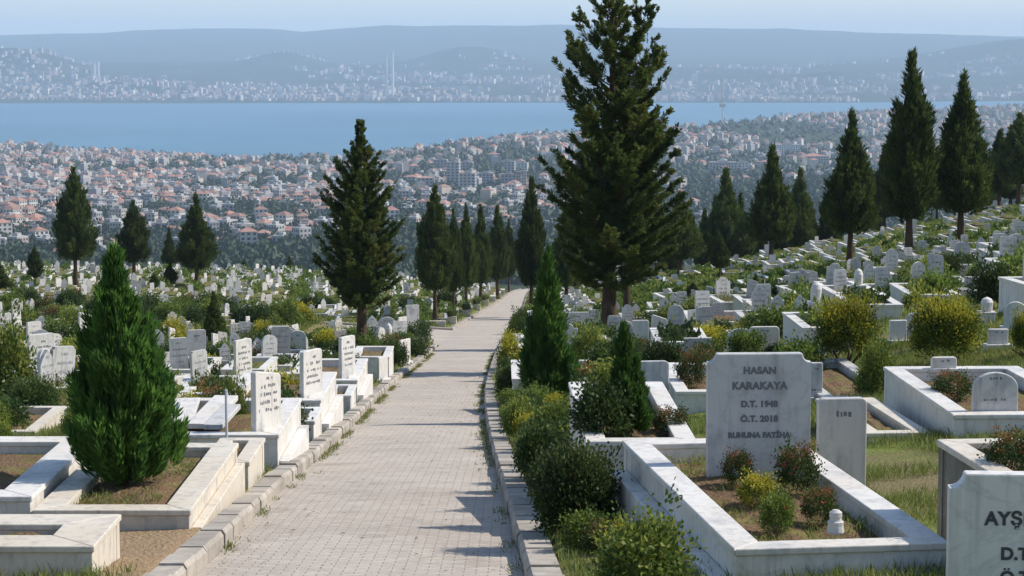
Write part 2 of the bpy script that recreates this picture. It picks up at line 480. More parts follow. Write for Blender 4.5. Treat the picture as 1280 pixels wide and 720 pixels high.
def joined(name, parts, mats):
    """one mesh out of several (mesh, matrix, material slot or None)"""
    out = MB()
    for me, M4, slot in parts:
        n = len(out.v)
        for v in me.vertices: out.v.append(tuple(M4 @ v.co)); out.t.append(0.); out.c.append((1, 1, 1))
        for f in me.polygons: out.f.append(tuple(n + i for i in f.vertices)); out.m.append(f.material_index if slot is None else slot)
    return out.mesh(name, mats)

def quads_mesh(name, V, mats, tint=None, tri=False):
    """V: (n,4,3) array of separate quads"""
    n = len(V); me = bpy.data.meshes.new(name)
    me.vertices.add(n * 4); me.vertices.foreach_set('co', V.reshape(-1).astype(np.float32))
    me.loops.add(n * 4); me.loops.foreach_set('vertex_index', np.arange(n * 4, dtype=np.int32))
    me.polygons.add(n); me.polygons.foreach_set('loop_start', np.arange(0, n * 4, 4, dtype=np.int32))
    try: me.polygons.foreach_set('loop_total', np.full(n, 4, np.int32))
    except Exception: pass
    for m in mats: me.materials.append(m)
    if tint is not None:
        a = me.attributes.new('tint', 'FLOAT', 'POINT'); a.data.foreach_set('value', np.repeat(tint, 4).astype(np.float32))
    me.update(calc_edges=True); me.validate()
    return me

def unit(v):
    return v / np.maximum(np.linalg.norm(v, axis=-1, keepdims=True), 1e-9)

def blades(P, D, L, W, rng):
    """diamond leaves"""
    n = len(P); D = unit(D); side = unit(np.cross(D, rng.normal(size=(n, 3))))
    L, W = np.broadcast_to(L, n)[:, None], np.broadcast_to(W, n)[:, None]
    nrm = np.cross(D, side)
    mid = P + D * L * .5 + nrm * L * .06
    return np.stack([P, mid + side * W, P + D * L, mid - side * W], 1)

# ------------------------------------------------------------------ the setting
cols = np.unique(np.round(np.concatenate([np.linspace(-1, -.1, 75), np.linspace(-.1, .1, 90), np.linspace(.1, 1, 75)]), 5))
near_rows = np.concatenate([np.arange(-38, 8, 2.), np.arange(8, 60, .5), np.arange(60, 262, 1.)])
far_rows = np.concatenate([np.arange(262, 1000, 22.), np.geomspace(1000, 24000, 280)])
def sheet(rows, X, zf, mat, name):
    me = bpy.data.meshes.new(name)
    Y = np.repeat(rows[:, None], X.shape[1], 1); Z = zf(X, Y)
    V = np.stack([X, Y, Z], -1).reshape(-1, 3)
    nr, nc = X.shape; idx = np.arange(nr * nc).reshape(nr, nc)
    F = np.stack([idx[:-1, :-1], idx[:-1, 1:], idx[1:, 1:], idx[1:, :-1]], -1).reshape(-1, 4)
    me.from_pydata(V.tolist(), [], F.tolist()); me.materials.append(mat)
    me.polygons.foreach_set('use_smooth', [True] * len(F)); me.update()
    return me
allr = np.concatenate([near_rows, far_rows])
# columns: dense round the path close by, widening with distance
cx = np.concatenate([np.linspace(-1, -.08, 70), np.linspace(-.08, .08, 110)[1:-1], np.linspace(.08, 1, 70)])
half = np.maximum(70 + 0 * allr, .36 * allr + 40)
Xs = cx[None, :] * half[:, None]
me = sheet(allr, Xs, zsoil, M['ground'], 'ground')
me.materials.append(M['land'])
fy = np.repeat(allr[:-1], len(cx) - 1)
me.polygons.foreach_set('material_index', (fy > 330).astype(np.int32))
tag(link('ground', me), kind='structure')

mb = MB(); mb.face([(-9000, 2600, -150), (9000, 2600, -150), (9000, 9500, -150), (-9000, 9500, -150)])
tag(link('sea', mb.mesh('sea', [M['water']])), kind='structure')

# paved path with its side branch
ys = np.concatenate([np.arange(-30, 260, .5)])
V, F = [], []
for y in ys:
    l, r, z = float(xleft(y)), float(xright(y)), float(zpath(y)) + .004
    for k in range(7): V.append((l + (r - l) * k / 6, y, z + .012 * math.sin(math.pi * k / 6)))
for i in range(len(ys) - 1):
    for k in range(6): F.append((i*7+k, i*7+k+1, i*7+k+8, i*7+k+7))
yb = [y for y in ys if BR0 <= y <= BR1]; b0 = len(V)
xb = np.linspace(0, 1, 25)
for y in yb:
    for t in xb:
        x = float(xleft(y)) * (1 - t) + (float(xleft(y)) - 6) * t
        V.append((x, y, float(zground(x, y)) + .004))
nb = len(xb)
for i in range(len(yb) - 1):
    for k in range(nb - 1): F.append((b0+i*nb+k+1, b0+i*nb+k, b0+(i+1)*nb+k, b0+(i+1)*nb+k+1))
me = bpy.data.meshes.new('path'); me.from_pydata(V, [], F); me.materials.append(M['paver']); me.update()
tag(link('path', me), kind='structure')

def kerb(name, line, w, h):
    """kerb stones along a polyline of (x, y, z, outward nx, ny)"""
    mb = MB(); rnd = random.Random(5)
    pts = [Vector(p) for p in line]
    d = 0; segs = []; step = .52
    acc = [0]
    for a, b in zip(pts, pts[1:]): acc.append(acc[-1] + (b - a).length)
    def ev(s):
        i = max(0, min(len(pts) - 2, int(np.searchsorted(acc, s)) - 1))
        t = (s - acc[i]) / max(1e-6, acc[i+1] - acc[i])
        return pts[i].lerp(pts[i+1], t)
    s = 0
    while s + step < acc[-1]:
        a, b = ev(s + .006), ev(s + step - .006)
        t = (b - a).normalized(); o = Vector((-t.y, t.x, 0)).normalized() * (w if w > 0 else w)
        dz, dx = rnd.uniform(-.012, .012), o.normalized() * rnd.uniform(-.008, .008)
        hh = h + dz
        top = [a + dx + o*.12, b + dx + o*.12, b + dx + o, a + dx + o]
        n = len(mb.v); tn = rnd.choice([0, 0, 0, .15, .3, .5])
        low = [a + dx, b + dx, b + dx + o, a + dx + o]
        for q in low: mb.v.append((q.x, q.y, q.z - .2))
        for q in low[:2]: mb.v.append((q.x, q.y, q.z + hh - .035))
        for q in top: mb.v.append((q.x, q.y, q.z + hh))
        mb.t.extend([tn] * 10); mb.c.extend([(1, 1, 1)] * 10)
        fs = [(0, 1, 5, 4), (4, 5, 7, 6), (6, 7, 8, 9), (2, 3, 9, 8), (0, 4, 6, 9, 3), (1, 2, 8, 7, 5)]
        if w < 0: fs = [tuple(reversed(f)) for f in fs]
        mb.f.extend(tuple(n + i for i in f) for f in fs); mb.m.extend([0] * 6)
        s += step
    tag(link(name, mb.mesh(name, [M['kerb']])), kind='structure')

def edge_line(fx, y0, y1, st=.5, dx=0):
    return [(float(fx(y)) + dx, y, float(zpath(y))) for y in np.arange(y0, y1, st)]
L1 = edge_line(xleft, 6, BR0 - 2.2)
e = L1[-1]
for k in range(1, 9):
    a = k / 8 * math.pi / 2; x = e[0] - 2.0 * (1 - math.cos(a)); y = e[1] + 2.0 * math.sin(a)
    L1.append((x, y, float(zground(x, y))))
for k in range(1, 30):
    x = L1[-1][0] - .5; L1.append((x, e[1] + 2.0, float(zground(x, e[1] + 2))))
kerb('kerb', L1, .19, .14)
L2 = [(float(xleft(BR1)) - 14 + .5 * k, BR1, float(zground(float(xleft(BR1)) - 14 + .5 * k, BR1))) for k in range(29)] + edge_line(xleft, BR1 + .4, 235)
kerb('kerb', L2, .2, .12)
kerb('kerb', edge_line(xright, 6, 235), -.22, .13)

# ------------------------------------------------------------------ labels by landmarks
LAND = []            # (phrase, px, py)
ORD = ['', 'second', 'third', 'fourth', 'fifth', 'sixth', 'seventh', 'eighth', 'ninth', 'tenth', 'eleventh', 'twelfth']
PENDING = []         # (object, descr, x, y, z)
def landmark(phrase, p):
    q = project(*p)
    LAND.append((phrase, q[0], q[1]))
def later(o, descr, p):
    PENDING.append((o, descr, project(*p)))

def resolve_labels():
    groups = {}
    for o, descr, q in PENDING:
        best = min(LAND, key=lambda l: (l[1] - q[0]) ** 2 + (2.2 * (l[2] - q[1])) ** 2)
        dx, dy = q[0] - best[1], q[1] - best[2]
        if abs(dx) > 1.6 * abs(dy): rel = 'right of' if dx > 0 else 'left of'
        else: rel = 'in front of' if dy > 0 else 'behind'
        groups.setdefault((descr, rel, best[0]), []).append((dx * dx + 4 * dy * dy, o))
    for (descr, rel, lm), items in groups.items():
        items.sort(key=lambda t: t[0])
        for i, (_, o) in enumerate(items):
            if len(items) == 1: o['label'] = f'{descr} {rel} {lm}'
            else: o['label'] = f'{descr} {rel} {lm}, ' + ('nearest' if i == 0 else (ORD[i] if i < len(ORD) else f'{i+1}th') + ' nearest')

exec_parts = []
# ------------------------------------------------------------------ trees and shrubs
PROF = {
    'oval': ([0, .05, .16, .32, .5, .68, .82, .93, 1], [.35, .75, .97, 1, .86, .57, .30, .10, .01]),
    'cone': ([0, .04, .14, .3, .5, .75, .92, 1], [.60, .9, 1, .86, .58, .25, .07, .01]),
    'slim': ([0, .06, .2, .42, .62, .8, .92, 1], [.45, .8, 1, .93, .68, .34, .12, .01]),
    'flame': ([0, .08, .22, .36, .5, .64, .8, .92, 1], [.60, .90, 1, .96, .80, .56, .33, .15, .01]),
    'spire': ([0, .05, .2, .38, .55, .75, .9, 1], [.75, 1, .92, .58, .38, .24, .11, .01]),
    'tear': ([0, .05, .15, .3, .45, .62, .8, .92, 1], [.40, .78, 1, .96, .78, .49, .22, .08, .01]),
}
def core_quads(rfun, z0, H, rng, k=.62, seg=14, rings=12):
    """dense lumpy inside of a crown, as leaf-coloured quads"""
    V = []
    ph = rng.uniform(0, 6.28, 4)
    g = lambda t, a: rfun(t) * k * (1 + .16 * math.sin(3*a + ph[0] + 5*t) + .12 * math.sin(5*a + ph[1] - 9*t))
    p = lambda i, j: (g(i/rings, j*2*math.pi/seg) * math.cos(j*2*math.pi/seg), g(i/rings, j*2*math.pi/seg) * math.sin(j*2*math.pi/seg), z0 + H * i / rings * .97)
    for i in range(rings):
        for j in range(seg):
            V.append([p(i, j), p(i, j+1), p(i+1, j+1), p(i+1, j)])
    return np.array(V)

def cypress_crown(H, Rad, zb, plumes, K, L, W, prof, seed, up=1., rough=.12, lean=None, core=.62, lead=None, plume=1., tight=.55):
    rng = np.random.default_rng(seed); Hc = H - zb
    ts, rs = PROF[prof]; rf = lambda t: float(np.interp(t, ts, rs)) * Rad
    grid = np.linspace(0, 1, 200); wgt = np.interp(grid, ts, rs) + .06; wgt /= wgt.sum()
    t = rng.choice(grid, plumes, p=wgt); ang = rng.uniform(0, 2*math.pi, plumes)
    lump = 1 + rough * np.sin(ang * 3 + t * 11 + seed) + rough * .8 * np.sin(ang * 2 - t * 23 + 2.3 * seed)
    rad = np.interp(t, ts, rs) * Rad * lump * np.sqrt(rng.uniform(.30, 1.0, plumes))
    out = np.stack([np.cos(ang), np.sin(ang), np.zeros(plumes)], 1)
    Lp = Hc * plume * rng.uniform(.09, .17, plumes) * (1 - .35 * t)
    ax = unit(out * (.50 * (1 - t) + .12)[:, None] + np.array([0, 0, up]) + rng.normal(0, .13, (plumes, 3)))
    P0 = out * rad[:, None]; P0[:, 2] = zb + t * Hc
    P0 = P0 - ax * (Lp * .55)[:, None]
    low = P0[:, 2] < zb * .92
    P0[low, 2] = zb * rng.uniform(.86, 1.1, low.sum())
    if lead:
        a, k0 = lead; far = (t > .45) & (np.cos(ang - a) > .2); P0[far, :2] += np.array([math.cos(a), math.sin(a)]) * k0
    s = rng.uniform(0, 1, (plumes, K)); rdir = unit(rng.normal(size=(plumes, K, 3)))
    base = P0[:, None] + ax[:, None] * (Lp[:, None] * s)[..., None] + rdir * (Lp[:, None] * .17 * np.sqrt(np.clip(1 - s, 0.02, 1)) * np.minimum(1, .35 + 3*s))[..., None]
    D = ax[:, None] * .85 + rdir * tight
    tint = np.clip(rng.uniform(.05, .85, plumes)[:, None] + rng.normal(0, .12, (plumes, K)), 0, 1)
    Q = blades(base.reshape(-1, 3), D.reshape(-1, 3), L * rng.uniform(.6, 1.3, plumes*K), W * rng.uniform(.7, 1.2, plumes*K), rng)
    tt = tint.reshape(-1)
    # the pointed leader at the top
    nl = max(20, K * 2); z = rng.uniform(0, 1, nl); rd = unit(rng.normal(size=(nl, 3)))
    b2 = np.stack([0*z, 0*z, H - Hc * .10 * (1 - z)], 1) + rd * (Rad * .10 * (1 - z))[:, None]
    Q = np.concatenate([Q, blades(b2, rd * .5 + np.array([0, 0, 1.]), L * .8, W * .8, rng)]); tt = np.concatenate([tt, rng.uniform(.2, .7, nl)])
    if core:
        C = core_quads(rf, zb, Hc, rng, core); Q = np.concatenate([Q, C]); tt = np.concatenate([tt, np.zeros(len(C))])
    Q[..., 2] *= H / Q[..., 2].max()             # tip and spread come out at the asked size
    sc_ = Rad / np.percentile(np.hypot(Q[:, 2, 0], Q[:, 2, 1]), 97.5); Q[..., :2] *= sc_
    if lean is not None:
        Q[..., 0] += lean[0] * (Q[..., 2] / H) ** 2; Q[..., 1] += lean[1] * (Q[..., 2] / H) ** 2
    return Q, tt

def fir_crown(H, zb, prof, nb, seed, L, W, leaders=((0, 0, 1.0),), sub=18, K=12, up0=.25, up1=1.0, thin=.0):
    """whorls of long upswept limbs carrying needle sprays, with air between them"""
    rng = np.random.default_rng(seed); Qs, Ts = [], []; limbs = []
    ts, rs = prof
    for (lx, ly, hs) in leaders:
        Hl = H * hs; n = int(nb * (1 if hs > .99 else .45)); z0 = zb if hs > .99 else zb + .35 * (H - zb)
        for i in range(n):
            t = (i + rng.uniform(0, .9)) / n; t = t ** 1.0
            if t > .45 and rng.uniform() < thin: continue
            z = z0 + t * (Hl - z0)
            tt_ = (z - zb) / (H - zb)
            a = i * 2.39996 + rng.normal(0, .3)
            r = float(np.interp(tt_, ts, rs)) * (rng.uniform(.92, 1.12) if rng.uniform() < .36 else rng.uniform(.45, .85)) * (1 if hs > .99 else .55)
            o = np.array([math.cos(a), math.sin(a), 0.]); upk = up0 + (up1 - up0) * tt_
            start = np.array([lx * min(1, (z - zb * .5) / (H - zb * .5)), ly * min(1, z / H), z - .25 * r * upk])
            s = np.linspace(0, 1, 7)
            pts = start + o * (r * s)[:, None] + np.array([0, 0, 1.]) * (r * (upk * .55 * s + upk * .75 * s ** 2.2))[:, None]
            limbs.append((pts, max(.012, .02 * r)))
            ns = max(5, int(sub * (r / max(rs)) ** .8)); u = rng.uniform(.12, 1, ns) ** .75
            bp = np.stack([np.interp(u, s, pts[:, k]) for k in range(3)], 1)
            dirv = unit(pts[-1] - pts[2])
            sd = unit(np.cross(dirv, [0, 0, 1.])); sg = rng.choice([-1, 1], ns)[:, None]
            sdir = unit(dirv * .8 + sd * sg * rng.uniform(.1, .9, (ns, 1)) + np.array([0, 0, 1.]) * rng.uniform(-.35, .45, (ns, 1)))
            sl = np.minimum(r, .6 * max(rs)) * rng.uniform(.16, .40, ns) * (1.2 - 1.0 * u) + .08
            q = rng.uniform(0, 1, (ns, K)); rd = unit(rng.normal(size=(ns, K, 3)))
            base = bp[:, None] + sdir[:, None] * (sl[:, None] * q)[..., None] + rd * .02
            D = sdir[:, None] * .85 + rd * .52
            Qs.append(blades(base.reshape(-1, 3), D.reshape(-1, 3), np.repeat(L * (1.15 - .6 * u) * (.55 + .45 * min(1, r / (.5 * max(rs)))), K) * rng.uniform(.6, 1.25, ns*K), W * rng.uniform(.7, 1.3, ns*K), rng))
            Ts.append(np.clip(rng.uniform(.1, .9) + rng.normal(0, .15, ns*K), 0, 1))
        nl = 120; z = rng.uniform(.86, 1, nl); rd = unit(rng.normal(size=(nl, 3)))
        b2 = np.stack([0*z + lx, 0*z + ly, Hl * z], 1)
        Qs.append(blades(b2, rd * .45 + np.array([0, 0, .8]), L * .6 * (1.3 - z), W * .8, rng)); Ts.append(rng.uniform(.2, .8, nl))
    return np.concatenate(Qs), np.concatenate(Ts), limbs

def bush_quads(rx, rz, clumps, K, leaf, seed, shape='round', shoots=.08, wl=.36, upb=.25):
    rng = np.random.default_rng(seed)
    a = rng.uniform(0, 2*math.pi, clumps); u = rng.uniform(-.75 if shape != 'box' else -1, 1, clumps)
    rr = rng.uniform(.55, .97, clumps)
    if shape == 'box':
        d = unit(rng.normal(size=(clumps, 3))); d = d / (np.abs(d) ** 4).sum(1, keepdims=True) ** .25
        C = d * rr[:, None] * np.array([rx, rx * .9, rz * .5]); C[:, 2] += rz * .5
    elif shape == 'loose':
        C = np.stack([np.cos(a) * rx * rr * np.sqrt(1 - .8*u*u), np.sin(a) * rx * rr * np.sqrt(1 - .8*u*u), rz * (.5 + .5 * u * rng.uniform(.6, 1.15, clumps))], 1)
    else:
        s = np.sqrt(1 - u * u)
        C = np.stack([np.cos(a) * rx * rr * s, np.sin(a) * rx * rr * s, rz * (.5 + .5 * u * rr)], 1)
    C *= (1 + .10 * np.sin(a * 3 + u * 4 + seed))[:, None] ** np.array([1, 1, .5])
    cr = leaf * 2.4
    C *= (1 + np.where(rng.uniform(size=clumps) < .07, rng.uniform(.12, .34, clumps), 0))[:, None]      # stray shoots
    P = C[:, None] + rng.normal(0, 1, (clumps, K, 3)) * cr * .55
    cen = np.array([0, 0, rz * .4]); D = unit(P - cen) * .8 + rng.normal(0, .55, P.shape) + np.array([0, 0, upb])
    tc = np.where(rng.uniform(size=clumps) < shoots, 1.0, rng.uniform(.0, .78, clumps))
    if shoots: tc = np.where((C[:, 2] > rz * .72) & (rng.uniform(size=clumps) < shoots * 5), 1.0, tc)
    T = np.clip(tc[:, None] + rng.normal(0, .10, (clumps, K)), 0, 1)
    P[..., 2] = np.maximum(P[..., 2], .01)
    Q = blades(P.reshape(-1, 3), D.reshape(-1, 3), leaf * rng.uniform(.6, 1.3, clumps*K), leaf * wl * rng.uniform(.7, 1.2, clumps*K), rng)
    return Q, T.reshape(-1)

def trunk_mesh(name, H, r0, r1, seed=0, limbs=(), sway=.02, ext=.3):
    rnd = random.Random(seed); mb = MB(); k = 8
    pts, rad = [], []
    for i in range(k + 1):
        t = i / k
        pts.append((sway * H * math.sin(2.1*t + seed) * t * .5, sway * H * math.sin(1.7*t + 2*seed) * t * .5, -ext + (H + ext) * t))
        rad.append((r0 * (1 + .45 * max(0, 1 - 5*t)) * (1 - t) + r1 * t))
    mb.tube(pts, rad, 10)
    for P, r in limbs:
        mb.tube([P[0], P[2], P[4], P[6]], [r, r*.7, r*.45, r*.15], 4)
    return mb.mesh(name, [M['bark']], True)

def tree(name, label, cat, p, crown_me, trunk_me, rz=0., scale=1., group=None, mark=None):
    e = empty(name, p, rz, scale); tag(e, label, cat, group)
    link('trunk', trunk_me, e); link('crown', crown_me, e)
    if mark:
        s = scale[2] if hasattr(scale, '__len__') else scale
        landmark(mark, (p.x, p.y, p.z + .5 * s))
    return e

def px_tree(px, by, ty, hw, d=None):
    """base pixel, top pixel, half width in pixels -> base point, height, radius in metres"""
    p = gp(px, by)
    if d is not None:
        q = at(px, by, d); p = on(q.x, d)
    top = at(px, ty, p.y)
    return p, top.z - p.z, hw / FOC * p.y

NEARKEEP = []        # (x, y, r) spots that scattered graves and shrubs leave free

# ---- shared crowns of the cypresses (unit height 10)
CY = []
for i, (pr, rad, zb, rough) in enumerate([('oval', 1.85, 2.5, .12), ('tear', 1.75, 2.3, .15), ('slim', 1.45, 2.2, .14), ('cone', 1.9, 2.2, .14), ('oval', 1.6, 2.5, .18), ('tear', 1.5, 2.3, .17)]):
    Q, T = cypress_crown(10, rad, zb, 360, 42, .38, .045, pr, 20 + i, rough=rough)
    CY.append((quads_mesh('cypress_crown', Q, [M['cypress']], T), rad))
TRK = [trunk_mesh('cypress_trunk', 8, .20, .05, s) for s in range(3)]
CYTREES = [
    # px, base, top, half width, crown kind, distance or None, label, landmark phrase
    (95, 362, 205, 28, 0, None, 'tallest dark oval cypress on a bare trunk at the far left of the graves', 'the tallest left-hand cypress'),
    (168, 352, 248, 22, 4, None, 'dark cypress rising just behind the tip of the green foreground thuja', None),
    (246, 362, 238, 26, 1, None, 'full dark cypress on a bare trunk between the green thuja and the fir', 'the full cypress'),
    (212, 340, 284, 11, 3, 192, 'small slender dark cypress close left of the full one on a bare trunk', None),
    (544, 405, 228, 27, 0, None, 'nearest and biggest cypress of the row along the left path edge', 'the first path row cypress'),
    (567, 397, 258, 14, 4, None, 'thin second cypress of the row along the left path edge', None),
    (583, 388, 250, 17, 1, None, 'third cypress of the row along the left path edge', None),
    (601, 381, 252, 17, 5, None, 'fourth cypress of the row along the left path edge', None),
    (622, 374, 253, 16, 2, None, 'fifth cypress of the row along the left path edge', None),
    (636, 369, 272, 12, 4, None, 'farthest visible cypress of the row along the left path edge', None),
    (664, 392, 216, 21, 2, None, 'tall dark cypress at the right path edge behind the green thuja', None),
    (708, 385, 250, 26, 3, None, 'dark cypress half hidden behind the left side of the giant fir', None),
    (850, 347, 236, 30, 1, None, 'dark cypress half hidden behind the right side of the giant fir', 'the half hidden cypress'),
    (907, 340, 206, 30, 3, 168, 'broad dark cypress between the giant fir and the tree with hanging lower boughs', None),
    (964, 333, 177, 33, 3, None, 'pointed dark cypress standing midway between the giant fir and the tall slim one', 'the midway pointed cypress'),
    (999, 318, 206, 21, 2, 168, 'smaller cypress just right of the pointed midway one', None),
    (1062, 334, 130, 36, 1, None, 'dark bulky cypress left of the tall slim one, with a bare trunk', 'the bulky cypress'),
    (1104, 322, 176, 22, 5, 160, 'cypress showing between the bulky and the tall slim ones', None),
    (1136, 328, 56, 37, 2, None, 'tallest slim cypress on the right slope, its spire crossing the far shore', 'the tallest right-hand cypress'),
    (1200, 314, 82, 43, 1, None, 'broad ragged cypress right of the tallest slim one', 'the broad ragged cypress'),
    (1247, 300, 158, 24, 5, 158, 'dark cypress between the broad ragged one and the picture edge', None),
    (1272, 290, 138, 33, 0, 150, 'last dark cypress cut by the right edge of the picture', None),
    (-6, 372, 316, 21, 3, None, 'low cone cypress cut by the left edge of the picture', None),
    (44, 360, 306, 11, 4, None, 'small cypress between the left edge and the tallest left-hand cypress', None),
    (213, 362, 328, 10, 0, None, 'knee high dark cypress in front of the small slender one', None),
    (900, 348, 292, 13, 0, None, 'young cypress with a thin tip on the lawn right of the giant fir', None),
    (268, 436, 362, 16, 3, None, 'short dense cone cypress among the left graves', 'the short cone cypress'),
    (193, 365, 340, 7, 4, None, 'tiny narrow cypress beside the knee high one', None),
    (944, 384, 340, 7, 4, None, 'narrow dark sapling cypress before the midway pointed one', None),
    (866, 376, 352, 9, 0, None, 'stubby young cypress in front of the tree right of the giant fir', None),
    (128, 338, 326, 6, 3, 198, 'tiny cone cypress at the far edge of the left graves', None),
    (362, 340, 318, 7, 3, 199, 'tiny dark cypress on the far edge left of the path fir', None),
    (305, 341, 324, 7, 0, 199, 'tiny round cypress on the far edge right of the full one', None),
    (1075, 312, 268, 14, 0, 158, 'low dark cypress filling the gap below the bulky tree', None),
    (838, 345, 268, 15, 2, 172, 'slim dark cypress in the shade at the right edge of the giant fir', None),
    (893, 335, 240, 18, 1, 176, 'dark cypress in the back row left of the broad one', None),
    (925, 330, 236, 18, 5, 178, 'back row cypress right behind the broad one', None),
    (946, 330, 248, 17, 0, 176, 'back row cypress touching the left side of the midway pointed one', None),
    (981, 326, 238, 17, 4, 176, 'back row cypress between the midway pointed and the smaller one', None),
    (1016, 320, 262, 14, 1, 172, 'low back row cypress right of the smaller one', None),
    (1038, 318, 222, 18, 2, 170, 'back row cypress at the left flank of the bulky one', None),
    (1090, 314, 214, 16, 0, 168, 'back row cypress filling the gap right of the bulky one', None),
    (1228, 296, 206, 18, 1, 162, 'back row cypress at the right flank of the broad ragged one', None),
    (1262, 290, 196, 18, 2, 160, 'back row cypress left of the last one at the edge', None),
    (930, 336, 262, 16, 4, 166, 'slim cypress in the shade between the broad and the midway pointed ones', None),
    (880, 340, 258, 16, 5, 167, 'slim cypress close behind the young tree with a thin tip', None),
    (1170, 305, 200, 16, 0, 158, 'dark cypress in the gap between the tallest slim and the broad ragged ones', None),
]
rnd = random.Random(11)
for (px, by, ty, hw, k, d, lab, mk) in CYTREES:
    p, H, rad = px_tree(px, by, ty, hw, d)
    me, r10 = CY[k]; s = H / 10; sx = rad / r10
    tree('cypress_tree', lab, 'cypress', p, me, TRK[k % 3], rnd.uniform(0, 6.28), (sx, sx, s), 'cypresses in the graveyard', mk)
    NEARKEEP.append((p.x, p.y, .5))

# ---- the fir by the left kerb
p, H, rad = px_tree(452, 447, 153, 56)
Q, T, limbs = fir_crown(H, 1.55, ([0, .06, .18, .35, .52, .68, .8, .9, 1], [.55*rad, .85*rad, 1.0*rad, 1.0*rad, .86*rad, .56*rad, .28*rad, .13*rad, .04*rad]), 175, 41, .15, .016, sub=28, K=28, up0=.35, up1=.9)
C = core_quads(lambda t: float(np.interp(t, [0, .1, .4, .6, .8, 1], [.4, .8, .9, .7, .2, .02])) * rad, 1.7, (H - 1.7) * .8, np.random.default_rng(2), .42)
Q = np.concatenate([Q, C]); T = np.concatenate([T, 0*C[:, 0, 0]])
tree('fir_tree', 'spreading fir with a spiky tip and bare lower trunk beside the left kerb', 'fir', p, quads_mesh('fir_crown', Q, [M['fir']], T), trunk_mesh('fir_trunk', H * .93, .17, .03, 1, limbs), mark='the fir left of the path')
NEARKEEP.append((p.x, p.y, .8))

# ---- the giant fir right of the path: two leaders, long upswept limbs
p, H, rad = px_tree(761, 432, -12, 84)
prof = ([0, .06, .15, .3, .42, .52, .62, .74, .86, .95, 1], [.72*rad, 1.0*rad, 1.1*rad, 1.12*rad, 1.08*rad, 1.02*rad, .90*rad, .72*rad, .44*rad, .22*rad, .07*rad]) #[.48*rad, .74*rad, .92*rad, 1.0*rad, 1.02*rad, .98*rad, .90*rad, .74*rad, .50*rad, .25*rad, .07*rad])
Q, T, limbs = fir_crown(H, 1.5, prof, 185, 52, .19, .018, leaders=((0, 0, 1.0), (1.0, .1, .985)), sub=34, K=30, up0=.30, up1=.95, thin=.42)
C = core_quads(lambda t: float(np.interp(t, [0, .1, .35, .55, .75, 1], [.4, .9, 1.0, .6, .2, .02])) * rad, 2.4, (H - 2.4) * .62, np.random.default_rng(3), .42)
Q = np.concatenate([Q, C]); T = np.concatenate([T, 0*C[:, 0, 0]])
tree('fir_tree', 'giant two-tipped fir with long upswept limbs right of the path', 'fir', p, quads_mesh('giant_fir_crown', Q, [M['fir']], T), trunk_mesh('giant_fir_trunk', H * .95, .20, .05, 0, limbs), mark='the giant fir')
NEARKEEP.append((p.x, p.y, .8))
# the thinner tree whose stem shows just right of the giant's trunk
p2, H2, rad2 = px_tree(783, 402, 120, 45)
Q, T = cypress_crown(H2, rad2, 2.6, 260, 40, .3, .045, 'tear', 71, rough=.16)
tree('cypress_tree', 'thin stemmed conifer directly behind the giant fir, its slim trunk showing to the right', 'cypress', p2, quads_mesh('thin_conifer_crown', Q, [M['cypress']], T), trunk_mesh('thin_trunk', H2 * .9, .13, .03, 2), group='cypresses in the graveyard')

# ---- green thujas close by
def thuja(px, by, ty, hw, label, prof, plumes, K, L, W, seed, mark, zb=.06, p=None, **kw):
    if p is None: p, H, rad = px_tree(px, by, ty, hw)
    else: H, rad = at(px, ty, p.y).z - p.z, hw / FOC * p.y
    side = kw.pop('side', None)
    Q, T = cypress_crown(H, rad, zb, plumes, K, L, W, prof, seed, **kw)
    if side:                                     # a lower second leader beside the first
        Q2, T2 = cypress_crown(H * side[2], rad * .5, H * .25, plumes // 3, K, L, W, 'slim', seed + 9, **kw)
        Q2 = Q2 + np.array([side[0], side[1], 0]); Q = np.concatenate([Q + np.array([-.05, 0, 0]) * (Q[..., 2:] / H), Q2]); T = np.concatenate([T, T2])
    e = tree('thuja_tree', label, 'thuja', p, quads_mesh('thuja_crown', Q, [M['thuja']], T), trunk_mesh('thuja_trunk', H * .8, .045, .01, seed), mark=mark)
    NEARKEEP.append((p.x, p.y, rad))
    return p
THUJA = thuja(156, 606, 296, 72, 'bushy bright green thuja with a tall tip growing in a marble framed bed', 'flame', 420, 110, .105, .0105, 81, 'the green foreground thuja', zb=.07, p=at(156, 606, 18.2), rough=.20, plume=1.35, tight=.40, side=(.20, -.05, .66))
thuja(684, 508, 300, 36, 'slim green cone thuja at the right kerb before the giant fir', 'cone', 420, 80, .17, .015, 82, 'the cone thuja', zb=.1, rough=.22, plume=1.25, tight=.5)
thuja(787, 580, 397, 31, 'young feathery thuja in front of the grey marble headstone right of the path', 'spire', 220, 80, .10, .010, 83, 'the young feathery thuja', zb=.06, p=at(785, 547, 17.9), rough=.3, core=.3, plume=1.4, tight=.5, side=(.07, .03, .72))

# ---- shrubs: a few kinds, shared meshes
SH = {}
def shrub_kind(key, mat, rx, rz, clumps, K, leaf, seed, **kw):
    Q, T = bush_quads(rx, rz, clumps, K, leaf, seed, **kw); SH[key] = (quads_mesh(key, Q, [M[mat]], T), rx, rz)
shrub_kind('boxwood', 'bushdark', .5, .9, 420, 34, .05, 101, shape='box', shoots=.10)
shrub_kind('round_gold', 'bushgold', .5, 1.0, 420, 36, .055, 102, shoots=.13, wl=.2, upb=.7)
shrub_kind('light_shrub', 'bushlight', .5, .9, 160, 26, .07, 103, shape='loose', shoots=.10)
shrub_kind('light_shrub_b', 'bushlight', .5, .7, 130, 24, .075, 104, shape='loose', shoots=.02)
shrub_kind('red_shrub', 'bushred', .5, .85, 170, 24, .06, 105, shape='loose', shoots=.05)
shrub_kind('dark_shrub', 'bushdark', .5, .8, 170, 24, .075, 106, shoots=.03)
